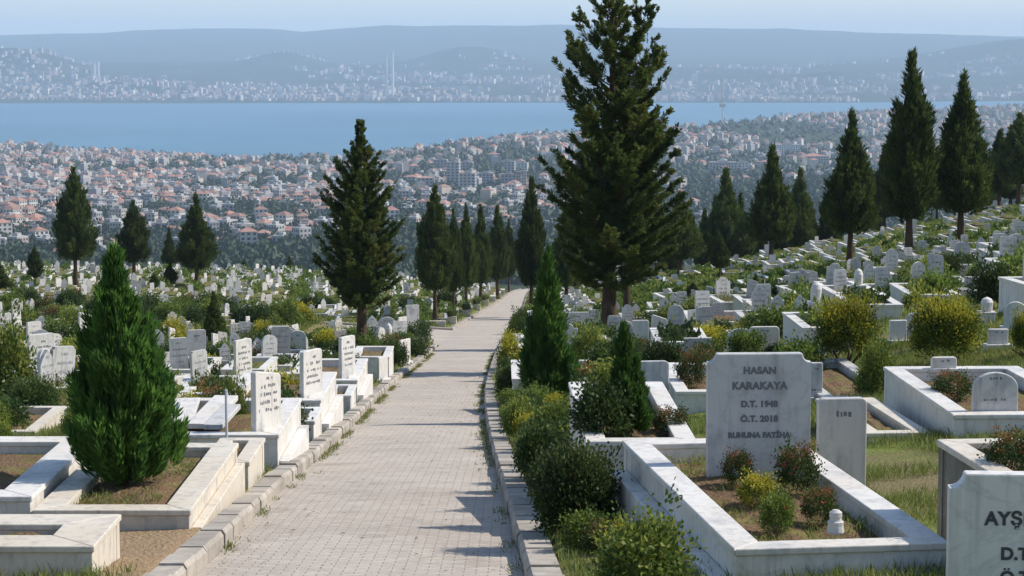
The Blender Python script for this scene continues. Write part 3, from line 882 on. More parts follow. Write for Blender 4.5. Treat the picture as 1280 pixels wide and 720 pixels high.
shrub_kind('gold_shrub', 'bushgold', .5, .9, 150, 24, .07, 107, shape='loose', shoots=.22)
shrub_kind('dark_hedge_shrub', 'bushdark', .5, .6, 150, 24, .07, 108, shape='box', shoots=.04)
stem_me = {}
def shrub(key, label, p, rad, h, mark=None, group='shrubs among the graves', cat='shrub', stem=0., rz=None):
    me, rx, rz0 = SH[key]
    e = empty('shrub', p, rnd.uniform(0, 6.28) if rz is None else rz); tag(e, label, cat, group)
    link('foliage', me, e, (0, 0, stem), 0., (rad / rx, rad / rx, (h - stem) / rz0))
    if stem > 0:
        k = round(stem, 2)
        if k not in stem_me:
            mb = MB(); r_ = random.Random(3)
            for i in range(5):
                a = i * 1.26; mb.tube([(.03*math.cos(a), .03*math.sin(a), -.1), (.06*math.cos(a), .06*math.sin(a), k*.6), (.2*math.cos(a), .2*math.sin(a), k*1.8)], [.03, .024, .012], 6)
            stem_me[k] = mb.mesh('stems', [M['bark']], True)
        link('stem', stem_me[k], e)
    if mark: landmark(mark, (p.x, p.y, p.z + h * .5))
    NEARKEEP.append((p.x, p.y, rad * .8))
    return e
def px_shrub(key, label, px, by, ty, hw, mark=None, stem=0., p=None, **kw):
    q, H, rad = px_tree(px, by, ty, hw)
    return shrub(key, label, q, rad, H, mark, stem=stem * H, **kw)

px_shrub('round_gold', 'round golden tipped conifer bush on short stems, left one of the pair', 1057, 468, 379, 36, 'the left golden bush', .17)
px_shrub('round_gold', 'bigger round golden tipped conifer bush, right one of the pair', 1180, 458, 378, 41, 'the right golden bush', .08)
px_shrub('round_gold', 'dark round bush cut by the right edge beside the golden pair', 1284, 448, 394, 18, None, .1)
px_shrub('boxwood', 'large dark clipped boxwood beside the right kerb', 719, 668, 566, 47, 'the clipped boxwood')
px_shrub('light_shrub', 'sprawling light green shrub at the foot of the large planted grave', 806, 760, 662, 55, 'the sprawling light shrub')
px_shrub('dark_shrub', 'loose dark shrub just behind the clipped boxwood', 668, 600, 540, 23)
px_shrub('red_shrub', 'reddish low shrub behind the clipped boxwood beside the marble kerb', 728, 592, 556, 28)
px_shrub('dark_shrub', 'low dark shrub under the cone thuja at the right kerb', 645, 545, 510, 14)
px_shrub('dark_shrub', 'brownish green shrub behind the cone thuja on the kerb', 636, 500, 462, 14)
px_shrub('gold_shrub', 'golden yellow clipped shrub on the right kerb where the path bends', 637, 466, 424, 14, 'the golden kerb shrub')
px_shrub('light_shrub', 'loose green shrub behind the golden yellow one on the right kerb', 647, 430, 398, 11)
px_shrub('dark_hedge_shrub', 'dark shrub farther down the right kerb below the dark cypress', 651, 412, 390, 9)
px_shrub('light_shrub_b', 'pale green shrub at the root of the cone thuja', 672, 522, 488, 18)
px_shrub('light_shrub', 'yellowish green shrub between the cone thuja and the giant fir', 735, 478, 418, 22, 'the yellowish shrub')
px_shrub('gold_shrub', 'golden shrub touching the trunk of the giant fir', 748, 468, 428, 13)
px_shrub('dark_shrub', 'dark spreading shrub below the young feathery thuja', 752, 590, 498, 36)
px_shrub('light_shrub', 'airy light green shrub below the left golden bush', 1096, 496, 440, 19)
px_shrub('light_shrub', 'yellow green shrub cut by the left edge in front of the graves', 8, 520, 424, 34, 'the left edge shrub')
px_shrub('light_shrub', 'green shrub at the lower left edge beside the marble bed', 0, 606, 540, 20)
px_shrub('gold_shrub', 'golden shrub between the tilted white slab and the foreground thuja', 84, 486, 440, 16)
px_shrub('red_shrub', 'bronze shrub in front of the upright white slab at left', 60, 520, 474, 20)
px_shrub('light_shrub', 'tall thin green plant before the marble box left of the path', 296, 572, 486, 13)
px_shrub('dark_hedge_shrub', 'low clipped hedge plant at the left kerb corner', 521, 446, 425, 13)
px_shrub('dark_hedge_shrub', 'clipped dark hedge plant by the left kerb before the corner', 494, 458, 432, 14)
px_shrub('dark_hedge_shrub', 'broad dark hedge plant behind the white marble end post', 408, 470, 444, 16)
# ------------------------------------------------------------------ graves
def ring(mb, w, l, z0, z1, t, mat=0):
    """four walls butted end to end; w along x, l along y"""
    a, b = w / 2, l / 2
    mb.box(-a, a, -b, -b + t, z0, z1, mat); mb.box(-a, a, b - t, b, z0, z1, mat)
    mb.box(-a, -a + t, -b + t, b - t, z0, z1, mat); mb.box(a - t, a, -b + t, b - t, z0, z1, mat)

def coping_mb(w, l, h, t, ov=.02, th=.045):
    """mitred cap slabs on the walls"""
    mb = MB(); a, b = w/2 + ov, l/2 + ov; c, d = w/2 - t - ov*.5, l/2 - t - ov*.5
    O = [(-a, -b), (a, -b), (a, b), (-a, b)]; I = [(-c, -d), (c, -d), (c, d), (-c, d)]; g = .0025
    for k in range(4):
        j = (k + 1) % 4
        o0, o1, i0, i1 = [Vector((*q, 0)) for q in (O[k], O[j], I[k], I[j])]
        e = (o1 - o0).normalized() * g
        p = [o0 + e, o1 - e, i1 - e, i0 + e]
        n = len(mb.v)
        for z in (h, h + th): mb.v.extend((q.x, q.y, z) for q in p)
        mb.t.extend([0.] * 8); mb.c.extend([(1, 1, 1)] * 8)
        mb.f.extend(tuple(n + i for i in f) for f in [(4, 5, 6, 7), (3, 2, 1, 0), (0, 1, 5, 4), (1, 2, 6, 5), (2, 3, 7, 6), (3, 0, 4, 7)]); mb.m.extend([0] * 6)
    return mb

def walls_mb(w, l, h, t, deep=.7, posts=True):
    mb = MB(); ring(mb, w, l, -deep, h, t)
    if posts:                                   # corner strips stand 6 mm proud of the wall slabs
        for sx in (-1, 1):
            for sy in (-1, 1):
                x, y = sx * w/2, sy * l/2
                mb.box(min(x + sx*.006, x - sx*.10), max(x + sx*.006, x - sx*.10), min(y + sy*.006, y - sy*.10), max(y + sy*.006, y - sy*.10), -deep, h - .003)
    return mb

def soil_mb(w, l, h, t, seed=0):
    mb = MB(); n = 8; r_ = random.Random(seed); g = {}
    for i in range(n + 1):
        for j in range(n + 1):
            x, y = (-.5 + i/n) * (w - 2*t), (-.5 + j/n) * (l - 2*t)
            edge = min(i, j, n - i, n - j)
            g[i, j] = (x, y, h + (.0 if edge == 0 else r_.uniform(-.015, .03) + .02 * min(edge, 2)))
    for i in range(n):
        for j in range(n): mb.face([g[i, j], g[i+1, j], g[i+1, j+1], g[i, j+1]])
    return mb

def arc(cx, cz, r, a0, a1, n):
    return [(cx + r * math.cos(R(a0 + (a1 - a0) * i / n)), cz + r * math.sin(R(a0 + (a1 - a0) * i / n))) for i in range(n + 1)]
def stone_profile(style, w, h):
    a = w / 2
    if style == 'square': r = .12 * w; return [(-a, 0), (a, 0)] + arc(a - r, h - r, r, 0, 90, 4) + arc(-a + r, h - r, r, 90, 180, 4)
    if style == 'notched': c = .085 * w; return [(-a, 0), (a, 0), (a, h - c)] + arc(a, h, c, 270, 180, 5) + arc(-a, h, c, 0, -90, 5) + [(-a, h - c)]
    if style == 'arched': return [(-a, 0), (a, 0)] + arc(0, h - a, a, 0, 180, 12)
    if style == 'low arched': k = .35 * w; return [(-a, 0), (a, 0), (a, h - k)] + [(a * math.cos(R(t)), h - k + k * math.sin(R(t))) for t in range(15, 166, 15)] + [(-a, h - k)]
    if style == 'pointed': return [(-a, 0), (a, 0), (a, h * .72)] + [(a * .75, h * .82), (a * .42, h * .91), (0, h), (-a * .42, h * .91), (-a * .75, h * .82)] + [(-a, h * .72)]
    if style == 'shouldered':
        s = .24 * w; return [(-a, 0), (a, 0), (a, h - s), (a - s * .55, h - s)] + arc(0, h - (a - s * .55), a - s * .55, 0, 180, 10) + [(-a + s * .55, h - s), (-a, h - s)]
    if style == 'slanted': return [(-a, 0), (a, 0), (a, h * .86), (a - .03, h * .9), (-a + .03, h), (-a, h * .97)]
    return [(-a, 0), (a, 0), (a, h), (-a, h)]

def stone_mb(style, w, h, th, base=True):
    mb = MB()
    if style == 'pillar':
        mb.box(-w*.36, w*.36, -w*.36, w*.36, -.4, h*.45); mb.box(-w*.43, w*.43, -w*.43, w*.43, h*.45, h*.51)
        mb.lathe([(w*.22, h*.51), (w*.30, h*.56), (w*.32, h*.72), (w*.33, h*.82), (w*.24, h*.93), (w*.08, h*.985), (0.004, h)], 14)
        return mb
    mb.prism([(x, z if z > 0 else -.4) for x, z in stone_profile(style, w, h)], -th/2, th/2)
    if base: mb.box(-w/2 - .05, w/2 + .05, -th/2 - .05, th/2 + .05, -.4, .09)
    return mb

def scribble_mb(w, h, th, seed, lines=5, top=.86, bot=.35):
    """worn, unreadable carved lines: short strokes, 2 mm proud"""
    mb = MB(); r_ = random.Random(seed); y = -th/2 - .002
    for k in range(lines):
        z = h * (top - (top - bot) * k / max(1, lines - 1)); lw = w * r_.uniform(.25, .40) if k else w * .14; x = -lw
        ch = min(.055, h * .06)
        while x < lw:
            dx = r_.uniform(.012, .03)
            if r_.random() < .82:
                z0, z1 = z - ch * r_.uniform(.35, .5), z + ch * r_.uniform(.2, .5)
                mb.face([(x, y, z0), (x + dx, y, z0 + r_.uniform(-.01, .01)), (x + dx, y, z1), (x, y, z1 + r_.uniform(-.01, .01))])
            x += dx + r_.uniform(.006, .016)
    return mb

SPOTS = []           # taken rectangles (x, y, half diag)
def free(x, y, r):
    return all((x - a) ** 2 + (y - b) ** 2 > (r + c) ** 2 for a, b, c in SPOTS)

def grave(label, x, y, w, l, h, rz=0., z=None, mat='white', t=.14, soil=True, ext=.7, plinth=None, soil_drop=.03, mark=None, group='marble graves', near=True, capmat=None):
    """marble framed grave: walls, cap slabs, soil bed, side step"""
    p = Vector((x, y, float(zsoil(x, y)) if z is None else z))
    e = empty('grave', p, rz); tag(e, label, 'grave', group)
    o = link('wall', walls_mb(w, l, h, t, ext).mesh('grave_wall', [M[mat]]), e)
    if near: bevel(o, .006)
    o = link('coping', coping_mb(w, l, h, t).mesh('grave_coping', [M[capmat or mat]]), e)
    if near: bevel(o, .008)
    if soil: link('soil_bed', soil_mb(w, l, h - soil_drop - .05, t, int(x * 10)).mesh('grave_soil', [M['soil']], True), e)
    if plinth:
        side, pw, ph = plinth; mb = MB()
        s = 1 if side == 'right' else -1; x0, x1 = sorted((s * (w/2 + .003), s * (w/2 + pw)))
        mb.box(x0, x1, -l/2 + .1, l/2 - .1, -ext, h - ph)
        bevel(link('step', mb.mesh('grave_step', [M[mat]]), e), .008)
    SPOTS.append((x, y, .45 * math.hypot(w, l) * .8)); NEARKEEP.append((x, y, .4 * max(w, l)))
    if mark: landmark(mark, (p.x, p.y, p.z + h))
    return e

def headstone(label, p, style, w, h, th=.07, rz=0., mat='white', text=None, seed=0, lines=5, base=True, mark=None, parent=None, lean=(0, 0), group='gravestones'):
    I4 = Matrix.Identity(4); mats = [M[mat], M['inkgrey'], M['ink']]
    parts = [(baked(stone_mb(style, w, h, th, base), [M[mat]], .010), I4, 0)]
    if text:
        for s, x, z, size, al, ink in text:
            cu = bpy.data.curves.new('t', 'FONT'); cu.body = s.replace('Ö', 'O'); cu.size = size * 1.38; cu.align_x = al
            cu.extrude = .002; cu.offset = .0035; cu.space_character = 1.06
            o = bpy.data.objects.new('t', cu); COL.objects.link(o)
            me = bpy.data.meshes.new_from_object(o.evaluated_get(bpy.context.evaluated_depsgraph_get())); bpy.data.objects.remove(o)
            if 'Ö' in s:                         # the two dots over the first letter
                x0 = min(v.co.x for v in me.vertices); dm = MB()
                for k in (.27, .58): dm.box(x0 + size * k, x0 + size * (k + .17), size * 1.06, size * 1.22, 0, .002)
                parts.append((dm.mesh('t', []), Matrix.Translation((x, -th/2 - .0015, z)) @ Matrix.Rotation(math.pi/2, 4, 'X'), 2 if ink == 'ink' else 1))
            parts.append((me, Matrix.Translation((x, -th/2 - .0015, z)) @ Matrix.Rotation(math.pi/2, 4, 'X'), 2 if ink == 'ink' else 1))
    elif lines:
        parts.append((scribble_mb(w, h, th, seed, lines).mesh('t', []), I4, 1))
    e = link('gravestone', joined('gravestone', parts, mats), None, p, rz); e.rotation_euler = (lean[0], lean[1], rz)
    tag(e, label, 'gravestone', group); SPOTS.append((p.x, p.y, .3)); NEARKEEP.append((p.x, p.y, .4))
    if mark: landmark(mark, (p.x, p.y, p.z + h * .6))
    return e

# ---- left of the path, the stepped marble graves; each one level, its front right corner from the photograph
def corner_grave(label, cpx, cpy, toprow, length, width, **kw):
    c = gp(cpx, cpy); top = at(cpx, toprow, c.y)
    h = top.z - c.z
    return grave(label, c.x - width/2, c.y + length/2, width, length, h - .045, 0., c.z, **kw), c, h

g, c, h = corner_grave('low marble framed bed holding the green foreground thuja, earth showing inside', 236, 662, 637, 3.0, 1.22, mat='cream', t=.2, plinth=('right', .09, .12), soil_drop=.0, mark=None, ext=1.); THG, THH = g, h
g, c, h = corner_grave('higher marble grave cut by the left edge, just left of the thuja bed', 38, 666, 620, 2.75, 1.6, mat='white', t=.26, soil_drop=.02, ext=1., mark='the left edge grave')
g, c, h = corner_grave('low wide marble block with a small planter hole at the lower left corner', 115, 722, 682, 1.0, 1.5, mat='cream', t=.32, soil_drop=.0, ext=1.)
g, c, h = corner_grave('white marble grave with fallen slabs and a leaning plant, first behind the thuja bed', 347, 588, 543, 2.5, 1.5, mat='white', t=.17, plinth=('right', .11, .26), soil_drop=.05, ext=1.2)
D2 = c.y
def px_head(label, px, by, ty, w, style, rz, d=None, **kw):
    p = gp(px, by) if d is None else at(px, by, d)
    top = at(px, ty, p.y)
    return headstone(label, p, style, w, top.z - p.z, rz=rz, **kw)
px_head('white inscribed slab turned to the path, standing on the first grave behind the thuja bed', 333, 538, 461, .46, 'slanted', R(60), d=c.y + .4, seed=1, lines=5, base=False, mark='the first kerbside slab')
g, c, h = corner_grave('second white marble grave up the left kerb from the thuja bed', 400, 541, 500, 2.7, 1.35, mat='white', t=.17, plinth=('right', .12, .3), soil_drop=.05, ext=1.3)
px_head('narrow white slab facing the path on the second kerbside grave', 389, 499, 437, .48, 'square', R(62), d=c.y + .5, seed=2, base=False)
g, c, h = corner_grave('third white marble grave up the left kerb from the thuja bed', 446, 503, 475, 2.9, 1.3, mat='white', t=.17, plinth=('right', .12, .25), soil_drop=.05, ext=1.4)
px_head('narrow white slab facing the path on the third kerbside grave', 434, 474, 420, .48, 'square', R(62), d=c.y + .5, seed=3, base=False)
g, c, h = corner_grave('short white marble grave with a tall side wall before the fir left of the path', 486, 476, 446, 2.0, .9, mat='white', t=.15, ext=1.2)
g, c, h = corner_grave('low stepped marble block between the first and second kerbside graves', 392, 560, 526, 1.1, .45, mat='white', t=.1, ext=1.)
g, c, h = corner_grave('small square marble planter at the kerb before the first kerbside grave', 310, 612, 577, 1.3, .42, mat='cream', t=.12, ext=1., soil_drop=.01)
g, c, h = corner_grave('low marble block between the second and third kerbside graves', 438, 520, 494, 1.2, .4, mat='white', t=.1, ext=1.)
px_head('square white marble end post at the left kerb before the corner hedge', 506, 456, 424, .55, 'plain', R(62), seed=4, lines=2, mat='white')
px_head('small white marble end post beside the left kerb', 478, 478, 446, .4, 'plain', R(62), seed=5, lines=0, mat='white')

# fallen slabs and the thin post on the first kerbside grave
def slab(label, a, b, w, th, mat='white'):
    """plank-like slab from point a up to point b"""
    a, b = Vector(a), Vector(b); d = b - a; L = d.length
    mb = MB(); mb.box(-w/2, w/2, 0, L, -th/2, th/2)
    o = link('marble_slab', mb.mesh('marble_slab', [M[mat]])); q = d.to_track_quat('Y', 'Z'); o.rotation_euler = q.to_euler(); o.location = a
    bevel(o, .008); tag(o, label, 'slab', 'loose marble slabs'); return o
slab('longer fallen marble slab leaning across the first kerbside grave', at(248, 533, D2 + .7), at(283, 497, D2 + 2.0), .28, .06)
slab('shorter pale slab lying beside the longer fallen one', at(266, 534, D2 + .45), at(290, 508, D2 + 1.5), .2, .06, 'grey')
slab('upright broken slab at the back of the first kerbside grave', at(228, 530, D2 + .9), at(238, 500, D2 + 2.2), .22, .06)
pp = gp(284, 592); tp = at(284, 487, pp.y)
mb = MB(); mb.tube([(0, 0, -.2), (0, 0, tp.z - pp.z)], [.014, .014], 8)
tag(link('post', mb.mesh('post', [M['steel']]), None, pp), 'thin pale metal post in front of the first kerbside grave', 'post')

weeds_later = [(THG, .8, 2.2, THH - .06)]
# ---- single stones on the left
for (lab, px, by, ty, w, st, rz, mat, mk, lines) in [
    ('wide white slab with faint inscription beside the yellow green shrub', 53, 484, 417, .66, 'square', 42, 'white', 'the wide inscribed slab', 6),
    ('tall white slab half hidden by the left side of the foreground thuja', 108, 446, 389, .55, 'slanted', 50, 'white', None, 5),
    ('white pierced stone near the left edge below the tallest cypress', 22, 412, 373, .5, 'shouldered', 40, 'white', None, 2),
    ('grey slab with a dark mark right of the foreground thuja', 246, 464, 412, .5, 'square', 20, 'grey', 'the marked grey slab', 1),
    ('tall white slab facing the path between the thuja and the second kerbside grave', 304, 492, 424, .55, 'square', 60, 'white', None, 6),
    ('small pointed white stone right of the tall slab', 322, 466, 422, .5, 'pointed', 58, 'white', None, 3),
    ('grey frontal stone, left one of a close pair', 356, 456, 412, .55, 'square', 12, 'grey', 'the close pair of grey stones', 2),
    ('grey frontal stone with a shallow arch, right one of a close pair', 372, 458, 413, .5, 'low arched', 12, 'grey', None, 1),
    ('dark grey arched stone left of the short cone cypress pair', 310, 426, 402, .55, 'arched', 15, 'grey', None, 1),
    ('plain grey block stone right of the short cone cypress', 294, 428, 404, .4, 'plain', 30, 'grey', None, 0),
    ('arched grey stone with a carved niche before the fir', 419, 434, 400, .62, 'arched', 15, 'white', None, 1),
    ('large arched white stone with inscription right of the fir trunk', 484, 432, 396, .75, 'arched', 10, 'white', 'the large arched stone', 3),
    ('tall grey pillar stone at the mouth of the side path', 516, 422, 381, .6, 'square', 25, 'grey', 'the grey pillar stone', 2),
    ('white frame-like stone left of the grey pillar stone', 503, 424, 396, .5, 'plain', 50, 'white', None, 0),
    ('slim white stone right of the fir trunk', 465, 430, 394, .45, 'pointed', 20, 'white', None, 1),
    ('white low post stone beside the foreground thuja, waist high', 226, 500, 470, .4, 'square', 55, 'white', None, 0),
]:
    px_head(lab, px, by, ty, w, st, R(rz), mat=mat, mark=mk, lines=lines, seed=px)

# ---- right of the path: the big grave with the wide stone
dz = lambda p: float(p.z)
fl, fr = at(921, 690, 12.98), at(1180, 674, 13.25)
bl = at(781, 547, 16.75)
ax = Vector((bl.x - fl.x, bl.y - fl.y, 0)); Lg = ax.length; rzg = math.atan2(-ax.x, ax.y)
acr = Vector((math.cos(rzg), math.sin(rzg), 0)); wg = (fr.x - fl.x) / math.cos(rzg)
cen = Vector((fl.x, fl.y, 0)) + ax * .5 + acr * wg * .5
ztop = (fl.z + bl.z) / 2
hb = .50
big = grave('large white marble grave planted with red tipped bushes right of the path', cen.x, cen.y, wg, Lg, hb - .045, rzg, ztop - hb, 'white', t=.17, ext=1.2, plinth=('left', .13, .17), soil_drop=.06, mark='the large planted grave')
sp = at(947, 583, 15.85)
hz = at(947, 441, 15.85).z - sp.z
ww = 131 / FOC * 15.85
headstone('widest grey marble stone with carved lettering and notched corners on the large planted grave', sp, 'notched', ww, hz, .09, R(3), 'grey', base=False, mark='the widest lettered stone',
          text=[('HASAN', 0.0, hz*.825, .052, 'CENTER', 'inkgrey'), ('KARAKAYA', 0.0, hz*.69, .055, 'CENTER', 'inkgrey'), ('D.T. 1948', 0.0, hz*.535, .046, 'CENTER', 'inkgrey'), ('Ö.T. 2018', 0.0, hz*.405, .046, 'CENTER', 'inkgrey'), ('RUHUNA FATİHA', 0.0, hz*.265, .040, 'CENTER', 'inkgrey')])
sp2 = gp(1051, 592); sp2 = at(1051, 590, 16.9)
headstone('smaller blank grey stone behind the right side of the large planted grave', on(sp2.x, 16.9), 'square', .39, at(1051, 497, 16.9).z - on(sp2.x, 16.9).z, .08, R(6), 'grey', lines=1, seed=9, base=False)
a0 = at(1184, 760, 10.6); z0 = on(a0.x + .45, 10.6)
top = at(1184, 591, 10.6); hh = top.z - z0.z
headstone('lettered marble stone cut by the right edge, nearest to the camera', Vector((a0.x + .44, 10.6, z0.z)), 'notched', .88, hh, .10, R(-4), 'white', base=True,
          text=[('AYŞE KARAKAYA', -.265, hh - .255, .068, 'LEFT', 'ink'), ('D.T. 1952', -.185, hh - .43, .062, 'LEFT', 'ink'), ('Ö.T. 2020', -.185, hh - .55, .062, 'LEFT', 'ink')])

# little worn urn on the front coping
up = at(1045, 679, 13.36)
mb = MB(); mb.lathe([(.052, 0), (.056, .01), (.05, .05), (.052, .075), (.040, .082), (.036, .10), (.041, .106), (.040, .135), (.02, .15), (.003, .152)], 14)
tag(link('urn', mb.mesh('urn', [M['grey']], False), None, Vector((up.x, up.y + .03, ztop + .004))), 'small worn marble urn standing on the front edge of the large planted grave', 'urn')

# bushes in the big grave
zs = ztop - .09
def bed_shrub(px, by, ty, hw, key, label, d):
    q_ = ray(px, by - 3); d = zs * q_[1] / q_[2]; hw *= .84; ty += 6
    p = at(px, by, d); p.z = zs
    rad = hw / FOC * d; H = at(px, ty, d).z - zs
    me, rx, rz0 = SH[key]
    e = empty('shrub', p, rnd.uniform(0, 6)); tag(e, label, 'shrub', 'bushes planted in the large grave')
    link('foliage', me, e, (0, 0, 0), 0, (rad/rx, rad/rx, H/rz0))
    # a handful of red blossoms
    mb = MB(); r_ = random.Random(px)
    for i in range(9):
        a, u = r_.uniform(0, 6.28), r_.uniform(.45, .98); q = Vector((math.cos(a) * rad * math.sqrt(1 - (2*u-1)**2 + .05), math.sin(a) * rad * math.sqrt(1 - (2*u-1)**2 + .05), H * u))
        for k in range(4):
            b = k * 1.57 + a; mb.face([q, q + Vector((.016*math.cos(b), .016*math.sin(b), .008)), q + Vector((.022*math.cos(b+.5), .022*math.sin(b+.5), .014)), q + Vector((.016*math.cos(b+1), .016*math.sin(b+1), .008))])
    link('blossoms', mb.mesh('blossoms', [M['flower']]), e)
bed_shrub(922, 607, 562, 22, 'red_shrub', 'small reddish bush at the foot of the widest lettered stone', 15.0)
bed_shrub(996, 618, 556, 31, 'red_shrub', 'tallest red tipped bush in the large planted grave', 14.85)
bed_shrub(946, 634, 592, 27, 'gold_shrub', 'orange tinged bush in the middle of the large planted grave', 14.4)
bed_shrub(1024, 656, 608, 26, 'red_shrub', 'red tipped bush near the right coping of the large planted grave', 13.95)
# weeds on the soil of the larger beds
def weeds(gr, w, l, z, n, mat, L_, seed):
    g_ = np.random.default_rng(seed); P_ = np.stack([g_.uniform(-w/2, w/2, n), g_.uniform(-l/2, l/2, n), np.full(n, z)], 1)
    k_ = fbm(P_[:, 0] * 2.2 + seed, P_[:, 1] * 2.2, 3) > .47; P_ = P_[k_]; n = len(P_)
    Q_ = blades(P_, g_.normal(0, .6, (n, 3)) + np.array([0, 0, .7]), L_ * g_.uniform(.4, 1.4, n), .004, g_)
    link('weeds', quads_mesh('weeds', Q_, [M[mat]], g_.uniform(.1, 1, n)), gr)
for (g_, w_, l_, z_) in weeds_later: weeds(g_, w_, l_, z_, 2600, 'grass', .06, 8)
weeds(big, wg - .4, Lg - .4, hb - .13, 4200, 'grass', .075, 4)
bed_shrub(972, 664, 617, 23, 'light_shrub_b', 'yellow green bush nearest the front of the large planted grave', 13.75)

# ---- other right graves with their own look
def left_corner_grave(label, cpx, toprow, botrow, length, width, rz, d=None, **kw):
    """front left corner given"""
    c = gp(cpx, botrow) if d is None else at(cpx, botrow, d)
    top = at(cpx, toprow, c.y); h = top.z - c.z
    u = Vector((math.cos(rz), math.sin(rz), 0)); v = Vector((-math.sin(rz), math.cos(rz), 0))
    m = c + u * width/2 + v * length/2
    return grave(label, m.x, m.y, width, length, h - .045, rz, c.z, **kw), c, h
g, c, h = left_corner_grave('white marble grave with two small stones and red flowers below the right golden bush', 1193, 518, 552, 3.3, 1.5, R(2), mat='white', t=.17, ext=1.2, soil_drop=.05, mark='the two-stone grave')
p = at(1243, 517, c.y + .25); headstone('small grey stone with faint script on the near end of the two-stone grave', p, 'low arched', 58/FOC*p.y, at(1243, 465, p.y).z - p.z, .07, R(6), 'grey', lines=2, seed=21, base=False)
p = at(1179, 479, c.y + 3.2); headstone('small rounded stone at the far end of the two-stone grave', p, 'square', 32/FOC*p.y, at(1179, 446, p.y).z - p.z, .07, R(6), 'white', lines=1, seed=22, base=False)
q = at(1190, 506, c.y + 1.6); q.z = c.z + h - .1
shrub('red_shrub', 'red flowering bush inside the two-stone grave, left of its near stone', q, .2, .26)
g, c, h = left_corner_grave('mossy grave with dark stained side at the right edge behind the nearest stone', 1262, 604, 680, 1.5, 1.2, R(5), d=12.7, mat='mossy', capmat='cream', t=.13, ext=1.2, soil_drop=.03)
q = at(1268, 590, 13.4); q.z = c.z + h - .1
shrub('red_shrub', 'red flowering bush in the mossy grave at the right edge', q, .16, .26)
g, c, h = left_corner_grave('marble grave with a brown bush left of the widest lettered stone', 846, 489, 520, 2.6, 1.2, R(1), mat='white', t=.15, ext=1., soil_drop=.05)
q = at(864, 484, c.y + 1.0); q.z = c.z + h - .1
shrub('red_shrub', 'brownish bush in the grave left of the widest lettered stone', q, 17/FOC*c.y, .42)
g, c, h = left_corner_grave('marble framed earth bed behind the young feathery thuja', 735, 551, 574, 3.2, .86, R(1), d=17.2, mat='white', t=.14, ext=1., soil_drop=.02)
zb_ = c.z + h - .1
for key, lab, px, by, d_, r0, h0 in (('dark_shrub', 'dark shrub filling the front left of the bed around the young feathery thuja', 752, 556, 17.75, .23, .42), ('light_shrub', 'fresh green shrub behind the young feathery thuja inside its bed', 765, 530, 19.2, .22, .40), ('red_shrub', 'reddish low plant right of the young feathery thuja inside its bed', 838, 546, 18.1, .15, .2)):
    q = at(px, by, d_); q.z = zb_; shrub(key, lab, q, r0, h0)
px_head('broad grey headstone behind the young feathery thuja', 811, 518, 451, .52, 'square', R(8), mat='grey', lines=0, mark='the broad grey headstone', base=False)
g, c, h = left_corner_grave('low marble frame with grass inside right of the smaller blank stone', 1084, 541, 556, 2.2, .62, R(5), mat='cream', t=.13, ext=.8, soil_drop=.02)
g, c, h = left_corner_grave('low marble frame around bare grass below the left golden bush', 1030, 497, 508, 3.4, .95, R(3), mat='grey', t=.13, ext=.8, soil_drop=.02)
for (lab, px, by, ty, w, st, rz, mat, mk, lines) in [
    ('white two-part monument with dark emblem between the thuja and the giant fir', 721, 428, 390, 30, 'plain', 4, 'white', 'the two-part monument', 1),
    ('narrow stone half hidden behind the widest lettered stone', 1019, 505, 453, 17, 'square', 6, 'grey', None, 2),
    ('round shouldered white stone right of the giant fir trunk', 800, 440, 400, 22, 'square', 8, 'white', None, 0),
    ('tall white stone with sloping wing behind the broad grey headstone', 824, 448, 393, 20, 'slanted', 8, 'white', None, 0),
    ('wide grey slab with faint script beyond the brown bush', 872, 458, 422, 36, 'plain', 8, 'grey', 'the wide grey slab', 2),
    ('inscribed grey stone, left one behind the widest lettered stone', 926, 442, 410, 35, 'low arched', 6, 'grey', None, 2),
    ('inscribed white stone, right one behind the widest lettered stone', 955, 442, 408, 38, 'square', 6, 'white', None, 2),
    ('fluted finial pillar with a round top between the golden bush and the right edge', 1233, 408, 371, 24, 'pillar', 0, 'white', 'the finial pillar', 0),
    ('pale arched stone right of the finial pillar', 1269, 416, 377, 30, 'arched', -12, 'white', None, 0),
    ('plain square stone in front of the finial pillar', 1247, 438, 411, 25, 'plain', 4, 'white', None, 1),
    ('slim pale block left of the right golden bush', 1122, 432, 400, 22, 'plain', 8, 'white', None, 0),
    ('low arched pale stone touching the right golden bush', 1142, 424, 391, 22, 'low arched', -8, 'white', None, 0),
    ('white stone with pointed tip under the tallest right-hand cypress', 1182, 360, 338, 9, 'pointed', 0, 'white', None, 0),
    ('square pale stone on the upper right terrace', 1248, 356, 324, 18, 'shouldered', 0, 'white', None, 0),
    ('broad pale stone at the right end of the upper terrace', 1272, 352, 328, 26, 'square', 0, 'white', None, 0),
]:
    px_head(lab, px, by, ty, w / FOC * gp(px, by).y, st, R(rz), mat=mat, mark=mk, lines=lines, seed=px)

